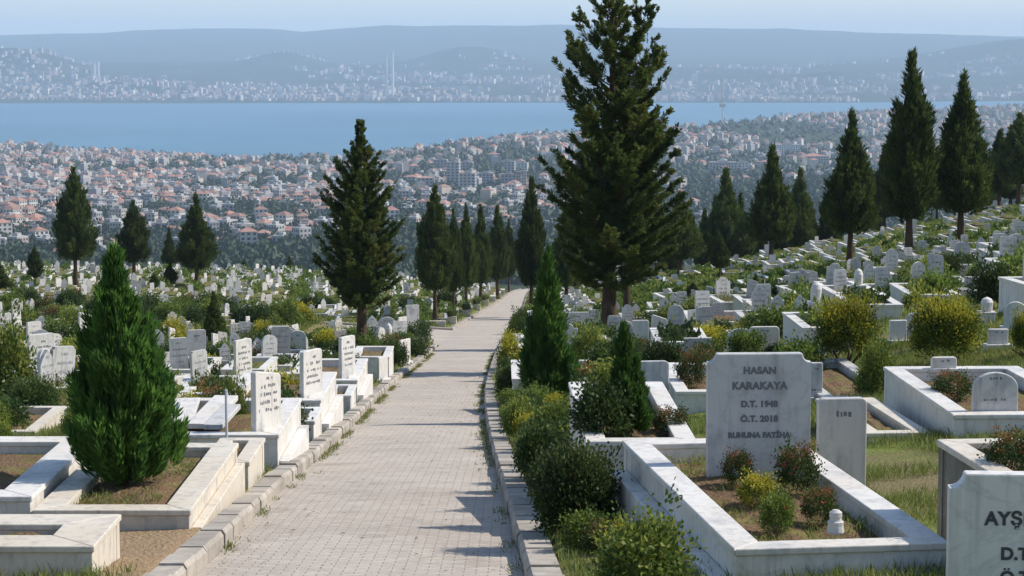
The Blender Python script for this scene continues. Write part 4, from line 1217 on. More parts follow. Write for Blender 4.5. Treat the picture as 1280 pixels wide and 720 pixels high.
# low stone terrace walls on the upper right slope
def terrace(label, pts, h, th=.35):
    P = [gp(*q) for q in pts]; mb = MB(); n = 24
    acc = [0]
    for a, b in zip(P, P[1:]): acc.append(acc[-1] + (b - a).length)
    L = []
    for k in range(n + 1):
        s = acc[-1] * k / n; i = max(0, min(len(P) - 2, int(np.searchsorted(acc, s)) - 1)); L.append(P[i].lerp(P[i+1], (s - acc[i]) / max(1e-6, acc[i+1] - acc[i])))
    for k in range(n):
        a, b = L[k], L[k+1]; d = (b - a); d.z = 0; d.normalize(); o = Vector((-d.y, d.x, 0)) * th
        za, zb_ = on(a.x, a.y).z + h, on(b.x, b.y).z + h
        A = [(a.x, a.y), (b.x, b.y), (b.x + o.x, b.y + o.y), (a.x + o.x, a.y + o.y)]
        zz = [za, zb_, zb_, za]
        lo = [(x, y, z - h - .8) for (x, y), z in zip(A, zz)]; hi = [(x, y, z) for (x, y), z in zip(A, zz)]
        mb.face(hi); mb.face([lo[0], lo[1], hi[1], hi[0]]); mb.face([lo[2], lo[3], hi[3], hi[2]])
        if k == 0: mb.face([lo[3], lo[0], hi[0], hi[3]])
        if k == n - 1: mb.face([lo[1], lo[2], hi[2], hi[1]])
    tag(link('terrace_wall', mb.mesh('terrace_wall', [M['rubble']])), label, 'wall', 'low terrace walls')
terrace('curving low stone terrace wall at the right edge under the broad cypress', [(1205, 362), (1240, 368), (1300, 362)], .3)
terrace('long low stone terrace wall stepping down to the left below the curving one', [(1150, 362), (1190, 374), (1225, 378)], .22)
terrace('short low terrace wall above the left golden bush', [(1125, 372), (1150, 380), (1172, 384)], .22)

# white planter blocks along the far left path edge
pl = MB(); pl.box(-.55, .55, -.22, .22, -.4, .42); 
me_pl = pl.mesh('planter', [M['cream']])
for i, (px, by) in enumerate([(574, 410), (591, 400), (604, 392.5), (615, 386), (624, 380.5), (632, 375.5), (638, 371.5)]):
    q = gp(px, by); x = float(xleft(q.y)) - .35
    e = link('planter', me_pl, None, on(x, q.y), R(90)); 
    mb = MB()
    tag(e, f'{["nearest", "second nearest", "third nearest", "fourth nearest", "fifth nearest", "sixth nearest", "farthest"][i]} white planter block along the left path edge under the cypress row', 'planter', 'planter blocks along the path')
    if i < 4: link('shrub_top', SH['light_shrub_b'][0], e, (0, 0, .3), 0, (1.1, .5, .6))
    NEARKEEP.append((x, q.y, .6))
q0 = gp(565, 414)
mb = MB(); mb.box(-1.1, 1.1, -.14, .14, -.3, .25)
tag(link('planter', mb.mesh('low_planter', [M['cream']]), None, on(float(xleft(105.5)) - 1.5, 105.2)), 'long low planter front facing down to the side path mouth', 'planter', 'planter blocks along the path')

# ---- the many graves: kinds shared as meshes, copied
STY = ['square', 'arched', 'low arched', 'pointed', 'shouldered', 'notched', 'slanted', 'plain', 'pillar']
WORD = {'square': 'square', 'arched': 'arched', 'low arched': 'flat arched', 'pointed': 'pointed', 'shouldered': 'shouldered', 'notched': 'notched', 'slanted': 'slanting', 'plain': 'block', 'pillar': 'pillar'}
KIN = []
for si, st in enumerate(STY):
    for mi, mat in enumerate(('white', 'grey')):
        w, h = [(.55, .95), (.5, 1.0), (.6, .8), (.5, 1.05), (.6, .95), (.62, .9), (.5, 1.0), (.5, .7), (.45, 1.1)][si]
        KIN.append((st, mat, stone_mb(st, w, h, .08), w, h, scribble_mb(w, h, .08, si, 4) if st != 'pillar' else None))
FRM = []
for fi, (w, l, h, mat) in enumerate([(1.0, 2.2, .34, 'white'), (1.15, 2.3, .22, 'grey'), (.95, 2.1, .45, 'white'), (1.1, 2.2, .16, 'cream'), (1.6, 2.3, .36, 'white')]):
    wm = walls_mb(w, l, h, .13, .55, False); wm.add(coping_mb(w, l, h, .13), Matrix.Identity(4))
    FRM.append((w, l, h, mat, wm, soil_mb(w, l, h - .06, .12, fi)))
KIN_ME = [joined('headstone', [(k[2].mesh('t', []), Matrix.Identity(4), 0)] + ([(k[5].mesh('t', []), Matrix.Identity(4), 1)] if k[5] else []), [M[k[1]], M['inkfaint']]) for k in KIN]
PLANT = []
for k, (mt, nl, L_) in enumerate([('bushlight', 420, .13), ('grass', 700, .12), ('bushred', 320, .12), ('bushgold', 380, .11), ('bushdark', 420, .14)]):
    g_ = np.random.default_rng(300 + k); c_ = np.stack([g_.uniform(-.33, .33, 14), g_.uniform(-.9, .9, 14), 0 * np.arange(14)], 1)
    P_ = c_[g_.integers(0, 14, nl)] + np.abs(g_.normal(0, 1, (nl, 3))) * np.array([1, 1, 1.1]) * .10 * np.where(g_.uniform(size=(nl, 3)) < .5, [-1, -1, 1], [1, 1, 1])
    P_[:, 0] = np.clip(P_[:, 0], -.38, .38)
    Q_ = blades(P_, g_.normal(0, .5, (nl, 3)) + np.array([0, 0, .8]), L_ * g_.uniform(.5, 1.3, nl), L_ * (.30 if mt != 'grass' else .06), g_)
    PLANT.append(quads_mesh('foliage', Q_, [M[mt]], g_.uniform(0, .95, nl)))
FRM_ME = [(f[4].mesh('frame', [M[f[3]]]), f[5].mesh('soil_bed', [M['soil']], True), f[5].mesh('soil_bed', [M['weedbed']], True)) for f in FRM]

def in_view(x, y, z, m=60):
    q = project(x, y, z + .5)
    m = m + FOC * 1.6 / max(y, 10) if m else 0
    return q is not None and -m - 25 < q[0] < 1305 + m and q[1] < 760
cand = []
r_ = random.Random(77)
# left field: plots in rows along the slope, stones turned to the path
y = 31.
while y < 200:
    x = float(xleft(y)) - 1.15 - (1.9 if y < 66 else 0)
    lim = -.237 * y - 4.5
    while x > lim:
        xx, yy = x + r_.uniform(-.22, .22), y + r_.uniform(-.35, .35)
        if r_.random() < (.80 if y < 90 else .52): cand.append((xx, yy, R(2) + r_.gauss(0, R(3)), R(40 + r_.uniform(-28, 28)), 'L'))
        x -= r_.uniform(1.5, 2.1) if y < 110 else r_.uniform(1.25, 1.8)
    y += r_.uniform(2.7, 3.2)
y = 34.
while y < 172:
    x = float(xright(y)) + 1.5
    lim = .237 * y + 4.5
    while x < lim:
        xx, yy = x + r_.uniform(-.3, .3), y + .06 * (x - float(xright(y))) + r_.uniform(-.4, .4)
        s = x - float(xright(y))
        lawn = yy > 78 and s > 4
        if r_.random() < (.30 if lawn else .78):
            cand.append((xx, yy, R(3) + r_.gauss(0, R(4)), R(8 + r_.uniform(-16, 14)), 'R'))
        x += r_.uniform(1.5, 2.2)
    y += r_.uniform(2.8, 3.3)
cand.sort(key=lambda c: c[1])
NG, STUFF = 0, {}
placed = []
for (x, y, rf, rs, side) in cand:
    if not free(x, y, .95) or (x < xleft(y) and BR0 - 1.5 < y < BR1 + 1.2 and x > xleft(y) - 7.5): continue
    if any((x - a) ** 2 + (y - b) ** 2 < (c + .25) ** 2 for a, b, c in NEARKEEP): continue
    edge = 201 if x < 0 else 201 - 38 * float(sstep(0, 14, x))
    if y > edge: continue
    placed.append((x, y, rf, rs, side))
EYE_SHOWN = [p for p in placed if in_view(p[0], p[1], float(zsoil(p[0], p[1])))]
IND = 225
EYE_SHOWN.sort(key=lambda p: (0 if in_view(p[0], p[1], float(zsoil(p[0], p[1])), 0) else 1000) + p[1])
for i, (x, y, rf, rs, side) in enumerate(EYE_SHOWN):
    z = float(zsoil(x, y)); fk = (r_.choice([0, 0, 1, 2, 2, 3, 4]) if y < 66 else r_.choice([1, 1, 3, 3, 0])) if side == 'R' else (r_.choice([0, 0, 1, 2, 3, 3]) if y < 60 else r_.choice([1, 3, 3, 3, 0]))
    kk = r_.choices(range(len(KIN)), [6, 4, 4, 3, 3, 3, 4, 3, 3, 2, 2, 2, 3, 2, 3, 2, 1.2, .6])[0]
    w, l, h = FRM[fk][:3]; st, mat, smb, sw, shh, _ = KIN[kk]
    sc = (r_.uniform(.62, 1.02) if side == 'L' else r_.uniform(.48, .80) * (1 if y < 66 else .85)) * (1 if y < 90 else .9); yo = l/2 - .3
    if side == 'L': off = Vector((-w/2 + .3, r_.choice([-1, 1]) * (l/2 - .45), 0))
    else: off = Vector((0, l/2 - .22, 0))
    zz = h - .12
    M_f = Matrix.Translation((x, y, z)) @ Matrix.Rotation(rf, 4, 'Z')
    lx, ly = r_.gauss(0, R(2.5)), r_.gauss(0, R(2.5))
    M_s = M_f @ Matrix.Translation((off.x, off.y, zz)) @ Matrix.Rotation(rs - rf, 4, 'Z') @ Matrix.Rotation(lx, 4, 'X') @ Matrix.Rotation(ly, 4, 'Y') @ Matrix.Diagonal((sc * (.84 if side == 'L' else 1), sc, sc, 1))
    if i < IND:
        e = empty('grave', (x, y, z), rf)
        tag(e, None, 'grave', 'graves left of the path' if side == 'L' else 'graves right of the path')
        link('frame', FRM_ME[fk][0], e); link('soil_bed', FRM_ME[fk][r_.choice([1, 2, 2])], e)
        if r_.random() < .68: link('foliage', r_.choice(PLANT), e, (0, 0, h - .07), 0, (w / 1.05, 1, 1))
        s = link('headstone', KIN_ME[kk], e); s.matrix_local = M_f.inverted() @ M_s
        tone = 'grey' if mat == 'grey' else 'white'
        size = 'low ' if sc < (.8 if side == 'L' else .6) else 'tall ' if sc > (1.02 if side == 'L' else .8) else ''
        later(e, f'grave with {size}{tone} {WORD[st]} stone', (x, y, z + .8))
    else:
        STUFF.setdefault((mat,), MB()).add(smb, M_s)
        STUFF.setdefault((FRM[fk][3],), MB()).add(FRM[fk][4], M_f)
for (x, y, rf, rs, side) in EYE_SHOWN[IND:]: STUFF.setdefault(('weedbed',), MB()).add(FRM[0][5], Matrix.Translation((x, y, float(zsoil(x, y)))) @ Matrix.Rotation(rf, 4, 'Z'))
mats = ['white', 'grey', 'cream', 'weedbed']; allm = MB()
for (mt,), mbx in STUFF.items():
    mbx.m = [mats.index(mt)] * len(mbx.m); allm.add(mbx, Matrix.Identity(4))
o = link('distant_graves', allm.mesh('distant_graves', [M[k] for k in mats])); tag(o, 'dense mass of small white and grey graves filling the far slope', None, None, 'stuff')
print('graves', len(EYE_SHOWN), 'objects', IND)

# ---- shrubs scattered between the graves
keys = ['light_shrub', 'light_shrub_b', 'red_shrub', 'dark_shrub', 'gold_shrub', 'dark_hedge_shrub', 'boxwood']
desc = {'light_shrub': 'loose light green shrub', 'light_shrub_b': 'low pale green shrub', 'red_shrub': 'shrub with reddish shoots', 'dark_shrub': 'round dark green shrub', 'gold_shrub': 'yellow tipped shrub', 'dark_hedge_shrub': 'dark clipped hedge shrub', 'boxwood': 'dense dark boxwood'}
n = 0; tries = 0; mass = []
while tries < 9000:
    tries += 1
    yy = r_.uniform(26, 198) if tries % 2 else r_.triangular(26, 198, 110)
    xx = r_.uniform(-.245, .245) * yy + r_.choice([0, 0, 0, -2, 2])
    if float(xleft(yy)) - .5 < xx < float(xright(yy)) + .35: continue
    if xx < 0 and BR0 - 1 < yy < BR1 + 1 and xx > float(xleft(yy)) - 6.5: continue
    if (yy > 200 if xx < 0 else yy > 199 - 38 * float(sstep(0, 14, xx))): continue
    if any((xx - a) ** 2 + (yy - b) ** 2 < (c * .75) ** 2 for a, b, c in NEARKEEP): continue
    if fbm(xx / 9 + 40, yy / 14, 3) < .40: continue
    k = r_.choices(keys, [4, 4, 1.5, 4, 2, 3, 1])[0]; s = r_.uniform(.14, .38) * (1 if yy < 50 else 1.2 if yy < 85 else 1.6); h = s * r_.uniform(1.1, 2.0)
    if xx > 0 and yy > 62:
        s *= .62; h = s * r_.uniform(1.1, 1.7)
    p = on(xx, yy)
    mass.append((yy, k, p, s, h))
    if len(mass) > 1100: break
mass.sort(key=lambda m: -(m[3] / m[0]))
for i, (yy, k, p, s, h) in enumerate(mass):
    if i >= 230: break
    e = shrub(k, None, p, s, h); later(e, desc[k], (p.x, p.y, p.z + h/2))
# mixed low plants in the strip behind the right kerb
for i in range(64):
    yy = 14.2 + 50 * (i / 64) ** 1.25 + r_.uniform(-.3, .3); xx = float(xright(yy)) + r_.uniform(.42, 1.0)
    if any((xx - a) ** 2 + (yy - b) ** 2 < (c * .7) ** 2 for a, b, c in NEARKEEP if c < 1): continue
    k = r_.choice(['light_shrub', 'light_shrub_b', 'red_shrub', 'dark_shrub', 'gold_shrub', 'light_shrub_b']); s = r_.uniform(.13, .25); h = s * r_.uniform(1.1, 1.9); p = on(xx, yy)
    later(shrub(k, None, p, s, h, group='low plants along the right kerb'), desc[k], (p.x, p.y, p.z + h/2))
# the rest of the small greenery as one cover
Qs, Ts = [], []
rng = np.random.default_rng(5)
for (yy, k, p, s, h) in mass[230:]:
    nl = 150; d = unit(rng.normal(size=(nl, 3))); d[:, 2] = np.abs(d[:, 2])
    P = d * np.array([s, s, h]) * rng.uniform(.5, 1, (nl, 1)) + np.array(p)
    Qs.append(blades(P, d + rng.normal(0, .5, d.shape), .17, .06, rng)); Ts.append(np.clip(rng.uniform(0, .8) + rng.normal(0, .12, nl), 0, 1))
o = link('undergrowth', quads_mesh('undergrowth', np.concatenate(Qs), [M['bushlight']], np.concatenate(Ts))); tag(o, 'low green undergrowth between the far graves', None, None, 'stuff')

# ---- grass: short tufts close by, weeds farther off
def tufts(n, y0, y1, L, W, per, seed, dens=.42, wide=.26):
    rng = np.random.default_rng(seed)
    yy = np.sqrt(rng.uniform(y0**2, y1**2, n)); dens = dens + 0 * yy; xx = rng.uniform(-wide, wide, n) * yy
    l, r = xleft(yy), xright(yy)
    dens = np.where((yy < 26) & (xx < 0), dens + .07, dens); dens = np.where((xx + 2.75) ** 2 + (yy - 15.6) ** 2 < 1.9, .7, dens)
    ok = ((xx < l - .28) | (xx > r + .26)) & (fbm(xx * .55 + 9, yy * .45, 3) > dens)
    ok &= ~((xx < 0) & (yy > BR0) & (yy < BR1) & (xx > l - 6.2))
    ok &= yy < np.where(xx < 0, 205, 205 - 38 * sstep(0, 14, xx))
    for (a, b, c) in BEDS: ok &= ((xx - a) ** 2 + (yy - b) ** 2) > c ** 2
    xx, yy = xx[ok], yy[ok]; zz = zsoil(xx, yy); n = len(xx)
    P = np.stack([xx, yy, zz], 1)[:, None] + np.concatenate([rng.normal(0, L * .35, (n, per, 2)), np.zeros((n, per, 1))], 2)
    D = np.concatenate([rng.normal(0, .45, (n, per, 2)), np.ones((n, per, 1))], 2)
    t = np.clip(rng.uniform(0, 1, (n, 1)) * .9 + rng.normal(0, .15, (n, per)), 0, 1)
    return blades(P.reshape(-1, 3), D.reshape(-1, 3), L * rng.uniform(.5, 1.4, n*per), W, rng), t.reshape(-1)
BEDS = [(a, b, c) for a, b, c in SPOTS if c > .6 and b < 60]
q1, t1 = tufts(95000, 8, 40, .10, .0035, 6, 1, .44)
q2, t2 = tufts(40000, 30, 110, .17, .012, 5, 2, .36)
q3, t3 = tufts(46000, 80, 205, .28, .03, 4, 3, .34)
o = link('grass', quads_mesh('grass', np.concatenate([q1, q2, q3]), [M['grass']], np.concatenate([t1, t2, t3]))); tag(o, 'dry and green grass growing round the graves', None, None, 'stuff')

# weeds in the joints and along the kerbs, dry leaves on the paving
rng = np.random.default_rng(17); n = 5200
yy = np.sqrt(rng.uniform(10**2, 75**2, n)); sd = rng.uniform(size=n) < .55
xx = np.where(sd, xleft(yy) + np.abs(rng.normal(0, .06, n)) + .01, xright(yy) - np.abs(rng.normal(0, .07, n)) - .01)
k = (fbm(xx * 3 + 30, yy * .8, 3) > .50) & ~((yy > 80)); xx, yy = xx[k], yy[k]; n = len(xx)
P = np.stack([xx, yy, zpath(yy) + .006], 1)
Q = blades(np.repeat(P, 4, 0) + rng.normal(0, .015, (4*n, 3)) * [1, 1, 0], rng.normal(0, .6, (4*n, 3)) + [0, 0, .8], .05 * rng.uniform(.4, 1.4, 4*n), .004, rng)
o = link('weeds', quads_mesh('kerb_weeds', Q, [M['grass']], rng.uniform(.2, 1, 4*n))); tag(o, 'sparse weeds growing along the foot of the kerbs', None, None, 'stuff')
n = 900; yy = np.sqrt(rng.uniform(11**2, 60**2, n)); t = rng.beta(.6, .6, n); xx = xleft(yy) * (1 - t) + xright(yy) * t
P = np.stack([xx, yy, zpath(yy) + .024], 1); a = rng.uniform(0, 6.28, n)
D = np.stack([np.cos(a), np.sin(a), rng.uniform(0, .25, n)], 1); sdv = np.stack([-np.sin(a), np.cos(a), 0*a], 1); L_ = rng.uniform(.02, .05, n)[:, None]
Q = np.stack([P, P + D*L_*.5 + sdv*L_*.3, P + D*L_, P + D*L_*.5 - sdv*L_*.3], 1)
o = link('fallen_leaves', quads_mesh('fallen_leaves', Q, [M['litter']], rng.uniform(0, 1, n))); tag(o, 'dry leaves lying on the paving', None, None, 'stuff')
# ------------------------------------------------------------------ the town below and the far shore
rng = np.random.default_rng(99); r4 = random.Random(99)
_pxs = np.arange(-80, 1361, 10.)
def _ridge():
    d = np.concatenate([np.arange(30, 330, 1.)]); rows = []
    for px in _pxs:
        x = (px - 640) / FOC * d; z = zsoil(x, d)
        py = 360 - FOC * (d * SP + z * CP) / (d * CP - z * SP); rows.append(py.min())
    return np.array(rows)
RIDGE = _ridge()
ridge_row = lambda px: float(np.interp(px, _pxs, RIDGE))
def far_gp(px, py, y0=900, y1=12500):
    r = ray(px, py); d = np.geomspace(y0, y1, 4000); X, Z = r[0]/r[1]*d, r[2]/r[1]*d
    b = Z < zfar(X, d); i = int(np.argmax(b)) if b.any() else len(d) - 1
    return Vector((float(X[i]), float(d[i]), float(zfar(X[i], d[i]))))

WALLC = [(.66, .63, .58), (.55, .51, .44), (.47, .38, .33), (.38, .37, .37), (.50, .42, .35), (.74, .72, .68), (.43, .32, .28), (.30, .30, .32)]
WALLN = ['white', 'cream', 'pinkish', 'grey', 'beige', 'white', 'pink', 'grey']
ROOFC = [(.34, .12, .07), (.36, .15, .095), (.24, .10, .065), (.26, .25, .25), (.42, .41, .40)]
def house_mb(w, l, h, col, storeys, per=3):
    mb = MB(); mb.box(-w/2, w/2, -l/2, l/2, -6, h, 0, 0, col, None, False)
    return mb
def windows(mb, w, l, h, st, n1, n2):
    for s in range(st):
        z0 = h * (s + .30) / st; z1 = h * (s + .78) / st
        for k in range(n1):
            x = -w/2 + w * (k + .5) / n1; a = w / n1 * .26
            for y, f in ((-l/2 - .06, 1), (l/2 + .06, -1)):
                q = [(x - a, y, z0), (x + a, y, z0), (x + a, y, z1), (x - a, y, z1)]; mb.face(q if f > 0 else q[::-1], 1)
        for k in range(n2):
            y = -l/2 + l * (k + .5) / n2; a = l / n2 * .26
            for x, f in ((w/2 + .06, 1), (-w/2 - .06, -1)):
                q = [(x, y - a, z0), (x, y + a, z0), (x, y + a, z1), (x, y - a, z1)]; mb.face(q if f > 0 else q[::-1], 1)
def roof_mb(w, l, h, rh, col, flat):
    mb = MB(); a, b = w/2 + .3, l/2 + .3
    if flat:
        mb.box(-a + .3, a - .3, -b + .3, b - .3, h + .003, h + .7, 0, 0, col); mb.box(-w*.2, w*.2, -l*.2, l*.15, h + .703, h + 2.6, 0, 0, col)
        return mb
    k = max(0, (l - w) / 2)
    r0, r1 = (0, -k, h + rh), (0, k, h + rh)
    if k < .05:
        for p, q in (((-a, -b), (a, -b)), ((a, -b), (a, b)), ((a, b), (-a, b)), ((-a, b), (-a, -b))): mb.face([(*p, h + .01), (*q, h + .01), (0, 0, h + rh)], 0, 0, col)
    else:
        mb.face([(-a, -b, h+.01), (a, -b, h+.01), r0], 0, 0, col); mb.face([(a, b, h+.01), (-a, b, h+.01), r1], 0, 0, col)
        mb.face([(a, -b, h+.01), (a, b, h+.01), r1, r0], 0, 0, col); mb.face([(-a, b, h+.01), (-a, -b, h+.01), r0, r1], 0, 0, col)
    mb.face([(-a, b, h+.01), (a, b, h+.01), (a, -b, h+.01), (-a, -b, h+.01)], 0, 0, col)
    return mb
MB_MATS = [M['building'], M['window']]

# tall blocks one can tell apart, from the photograph: px centre, rows, width px, wall colour, roof flat?, label
BLOCKS = [
    (551, 216, 200, 17, 7, 1, 'grey flat roofed apartment block, leftmost of the upper row beyond the path cypresses'),
    (567, 236, 203, 16, 3, 1, 'tall grey apartment slab second from left above the path cypresses'),
    (583, 216, 203, 17, 7, 1, 'grey apartment block standing behind the widest slab above the path cypresses'),
    (585, 240, 217, 20, 3, 1, 'widest grey apartment slab above the middle of the path cypress row'),
    (607, 234, 217, 18, 7, 1, 'low grey apartment block with a pale arcade right of the widest slab'),
    (635, 218, 202, 18, 3, 1, 'grey apartment block behind the pink ones left of the giant fir'),
    (636, 239, 218, 19, 7, 1, 'dark grey apartment slab touching the pink blocks left of the giant fir'),
    (648, 239, 215, 6, 6, 1, 'narrow pink apartment tower left of the giant fir, left one'),
    (655, 240, 214, 6, 2, 1, 'narrow pale pink apartment tower nearest to the giant fir'),
    (531, 238, 217, 20, 7, 0, 'broad grey block with a red roof just above the first path cypress'),
    (513, 232, 217, 16, 3, 0, 'grey block with a red roof between the fir tip and the first path cypress'),
    (540, 252, 240, 22, 3, 0, 'long low red roofed building behind the first path cypress'),
    (617, 200, 190, 16, 7, 0, 'red roofed block on the bluff close to the sea left of the giant fir'),
    (654, 216, 204, 12, 0, 1, 'white block peeping out beside the giant fir limbs'),
    (903, 216, 203, 34, 3, 1, 'long grey institutional building right of the giant fir below the bluff'),
    (928, 219, 203, 13, 0, 1, 'bright white end block of the long institutional building'),
    (984, 193, 181, 32, 5, 1, 'long white flat roofed hall on the bluff above the midway pointed cypress'),
    (1017, 207, 191, 34, 3, 0, 'large grey hall with a red roof below the white one'),
    (960, 210, 199, 20, 1, 0, 'cream hall half hidden by the midway pointed cypress'),
    (294, 308, 291, 30, 0, 1, 'white three storey building right of the full cypress on a bare trunk'),
    (329, 307, 285, 17, 6, 0, 'pink house with white corners at the wood edge left of the fir'),
    (361, 301, 283, 32, 6, 0, 'wide pink house with two red roofs at the wood edge left of the fir'),
    (390, 296, 276, 18, 2, 0, 'pink house partly hidden by the fir left of the path'),
    (1020, 292, 284, 20, 0, 0, 'long white shed roof in the trees left of the bulky cypress'),
]
TAKEN = []
for (px, rb, rt, wp, c, flat, lab) in BLOCKS:
    p = far_gp(px, rb); w = wp / FOC * p.y; h = max(5, at(px, rt, p.y).z - p.z); l = min(18, max(9, w * .6))
    if not flat: h *= .75
    st = max(2, round(h / 3.1)); col = WALLC[c]
    mb = house_mb(w, l, h, col, st); windows(mb, w, l, h, st, max(2, int(w / 3.4)), max(2, int(l / 3.6)))
    e = link('apartment_block' if h > 11 else 'large_house', mb.mesh('block_walls', MB_MATS), None, p, R(r4.uniform(-16, 10)))
    tag(e, lab, 'building', 'larger buildings of the town')
    link('roof', roof_mb(w, l, h, min(w, l) * .22, ROOFC[3] if flat else ROOFC[r4.randrange(2)], flat).mesh('block_roof', MB_MATS), e)
    TAKEN.append((p.x, p.y, max(w, l) * .75))

# ordinary houses
HS = []
y = 1040.
while y < 6200:
    lim = .242 * y + 10; x = -lim
    while x < lim:
        px = 640 + FOC * x / y; sh = float(np.interp(px, SHP, SHY))
        if px < 420: D = .78 if y > 1750 else .62 if y > 1450 else (.30 if px < 230 else .10) if y > 1250 else (.12 if px < 200 else .02)
        elif px < 700: D = .42 if y > 2000 else .25 if y > 1450 else .05
        elif px < 860: D = .3 if y > 1800 else .1
        else: D = .24 if y > 2900 else .08 if y > 2200 else .015
        cl = float(fbm(x / 230 + 7, y / 130 + 3, 3))
        if sh - 60 < y: D = 0
        elif cl < .46: D *= .12
        if r4.random() < D:
            xx, yy = x + r4.uniform(-7, 7), y + r4.uniform(-8, 8)
            if all((xx - a) ** 2 + (yy - b) ** 2 > (c + 6) ** 2 for a, b, c in TAKEN): HS.append((xx, yy))
        x += r4.uniform(9.5, 18)
    y += r4.uniform(12.5, 19) * (1 if y < 3600 else 1.3)
VAR = []
for k in range(40):
    w, l, st = r4.uniform(6.5, 11), r4.uniform(8, 14), r4.choice([2, 2, 2, 3, 3, 4]); h = st * 2.9; ci = r4.randrange(len(WALLC)); flat = r4.random() < .33
    rc = 3 + r4.randrange(2) if flat else r4.randrange(3)
    mb = house_mb(w, l, h, WALLC[ci], st); plain = house_mb(w, l, h, WALLC[ci], st)
    windows(mb, w, l, h, st, 3, 4)
    rf = roof_mb(w, l, h, w * .27, ROOFC[rc], flat)
    VAR.append((mb.mesh('house_walls', MB_MATS), rf.mesh('house_roof', MB_MATS), plain, rf, f"{'low' if st < 3 else 'tall' if st > 3 else 'small'} {WALLN[ci]} house with {'flat grey roof' if flat else 'red tiled roof'}", w * h))
SEE = []
for (x, y) in HS:
    z = float(zfar(x, y)); k = r4.randrange(len(VAR)); a = r4.choice([R(8), R(-24), R(35), R(66)]) + r4.gauss(0, R(7))
    q = project(x, y, z + 9)
    ok = q[1] < ridge_row(q[0]) - 2 and -5 < q[0] < 1285
    SEE.append((VAR[k][5] / y ** 2 if ok else 0, x, y, z, k, a))
SEE.sort(key=lambda s: -s[0])
mass = MB(); NH = 276
def zone(px, y):
    if px < 240: return 'in the town behind the left cypresses' if y > 1700 else 'at the near edge of the left town'
    if px < 430: return 'in the town left of the fir'
    if px < 700: return 'among trees above the path cypress row'
    return 'on the wooded slope behind the right cypresses'
for i, (s, x, y, z, k, a) in enumerate(SEE):
    if i < NH:
        e = link('house', VAR[k][0], None, (x, y, z), a); link('roof', VAR[k][1], e)
        zn = zone(640 + FOC * x / y, y); tag(e, f'{VAR[k][4]} {zn}', 'house', 'houses ' + zn)
    else:
        Mx = Matrix.Translation((x, y, z)) @ Matrix.Rotation(a, 4, 'Z')
        mass.add(VAR[k][2], Mx); mass.add(VAR[k][3], Mx)
o = link('distant_town', mass.mesh('distant_town', MB_MATS)); tag(o, 'mass of small red roofed houses reaching down to the water', None, None, 'stuff')
print('houses', len(SEE))

# ---- far shore towns: pale specks
mass = MB(); n = 0
while n < 7500:
    px = r4.uniform(-30, 1310); f = r4.uniform(0, 1) ** 1.35 * 3500 + 30 if n % 12 else r4.uniform(15, 70); y = 7650 + f; x = (px - 640) / FOC * y
    z = float(zfar(x, y))
    if z < -147: continue
    d = float(fbm(x / 420 + 60, y / 300 + 8, 4))
    lim = .51 + .05 * (f / 3500)
    if z > -85 or (px < 200 and z > -110): lim += .07
    n += 1
    if n % 12 == 1 and r4.random() < .5: d = 1
    if d < lim - .04 * (1 if 200 < px < 1000 else 0): continue
    w, l, h = r4.uniform(10, 22), r4.uniform(10, 14), r4.choice([6, 8, 9, 11, 13, 20]); c = tuple(.95 * q * k for q, k in zip(r4.choice(WALLC), (1, .96, .92))); a = R(r4.uniform(-40, 40))
    mass.box(-w/2, w/2, -l/2, l/2, -5, h, 0, 0, c, Matrix.Translation((x, y, z)) @ Matrix.Rotation(a, 4, 'Z'), False)
o = link('far_shore_town', mass.mesh('far_shore_town', MB_MATS)); tag(o, 'pale specks of a hazy town on the far shore', None, None, 'stuff')
# a few taller things over there
def chimney(label, px, rb, rt, wid, d=None, plat=None):
    p = far_gp(px, rb, 3600 if d is None else d); H = at(px, rt, p.y).z - p.z; r0 = wid / FOC * p.y / 2
    mb = MB(); mb.lathe([(r0 * 1.1, -4), (r0, H * .3), (r0 * .8, H * .7), (r0 * .65, H), (r0 * .4, H + .01)], 12, 0)
    e = link('tower' if plat else 'chimney', mb.mesh('tower_shaft', [M['white']]), None, p); tag(e, label, 'tower' if plat else 'chimney', None if plat else 'twin far shore chimneys')
    if plat:
        mb = MB(); zz = at(px, plat, p.y).z - p.z; mb.box(-r0*5, r0*5, -r0*2, r0*2, zz - 3, zz + 3); mb.tube([(-r0*5, 0, zz), (0, 0, zz + 16), (r0*5, 0, zz)], [1, 1, 1], 6)
        link('platform', mb.mesh('platform', [M['steel']]), e)
chimney('left one of two tall pale chimneys on the far shore', 483.5, 124, 68, 2.6, 7600)
chimney('right one of two tall pale chimneys on the far shore', 491, 124, 64, 3.4, 7600)
chimney('thin pale mast with a platform standing on the near shore against the water', 903, 158, 98, 1.5, 3300, 132)
for (px, rb, rt, wp, lab) in [(117, 97, 79, 4, 'left tower of the pale high-rise pair on the far left hill'), (122, 97, 77, 4, 'right tower of the pale high-rise pair on the far left hill'),
                              (367, 124, 113, 7, 'large pale block on the far waterfront left of the chimneys'), (386, 124, 115, 9, 'wide pink block on the far waterfront left of the chimneys'),
                              (336, 122, 113, 6, 'narrow pale block on the far waterfront, leftmost of three'), (581, 117, 108, 6, 'pale high block right of the two chimneys'),
                              (598, 117, 109, 7, 'wider pale high block right of the two chimneys'), (868, 102, 92, 8, 'pale cluster block on the far shore just right of the giant fir')]:
    p = far_gp(px, rb, 7500); w = wp / FOC * p.y; h = at(px, rt, p.y).z - p.z
    mb = house_mb(w, 16, h, WALLC[5] if 'pink' not in lab else WALLC[2], 8); windows(mb, w, 16, h, max(3, int(h / 4)), 4, 3)
    tag(link('high_rise', mb.mesh('high_rise', MB_MATS), None, p), lab, 'building', 'tall blocks on the far shore')

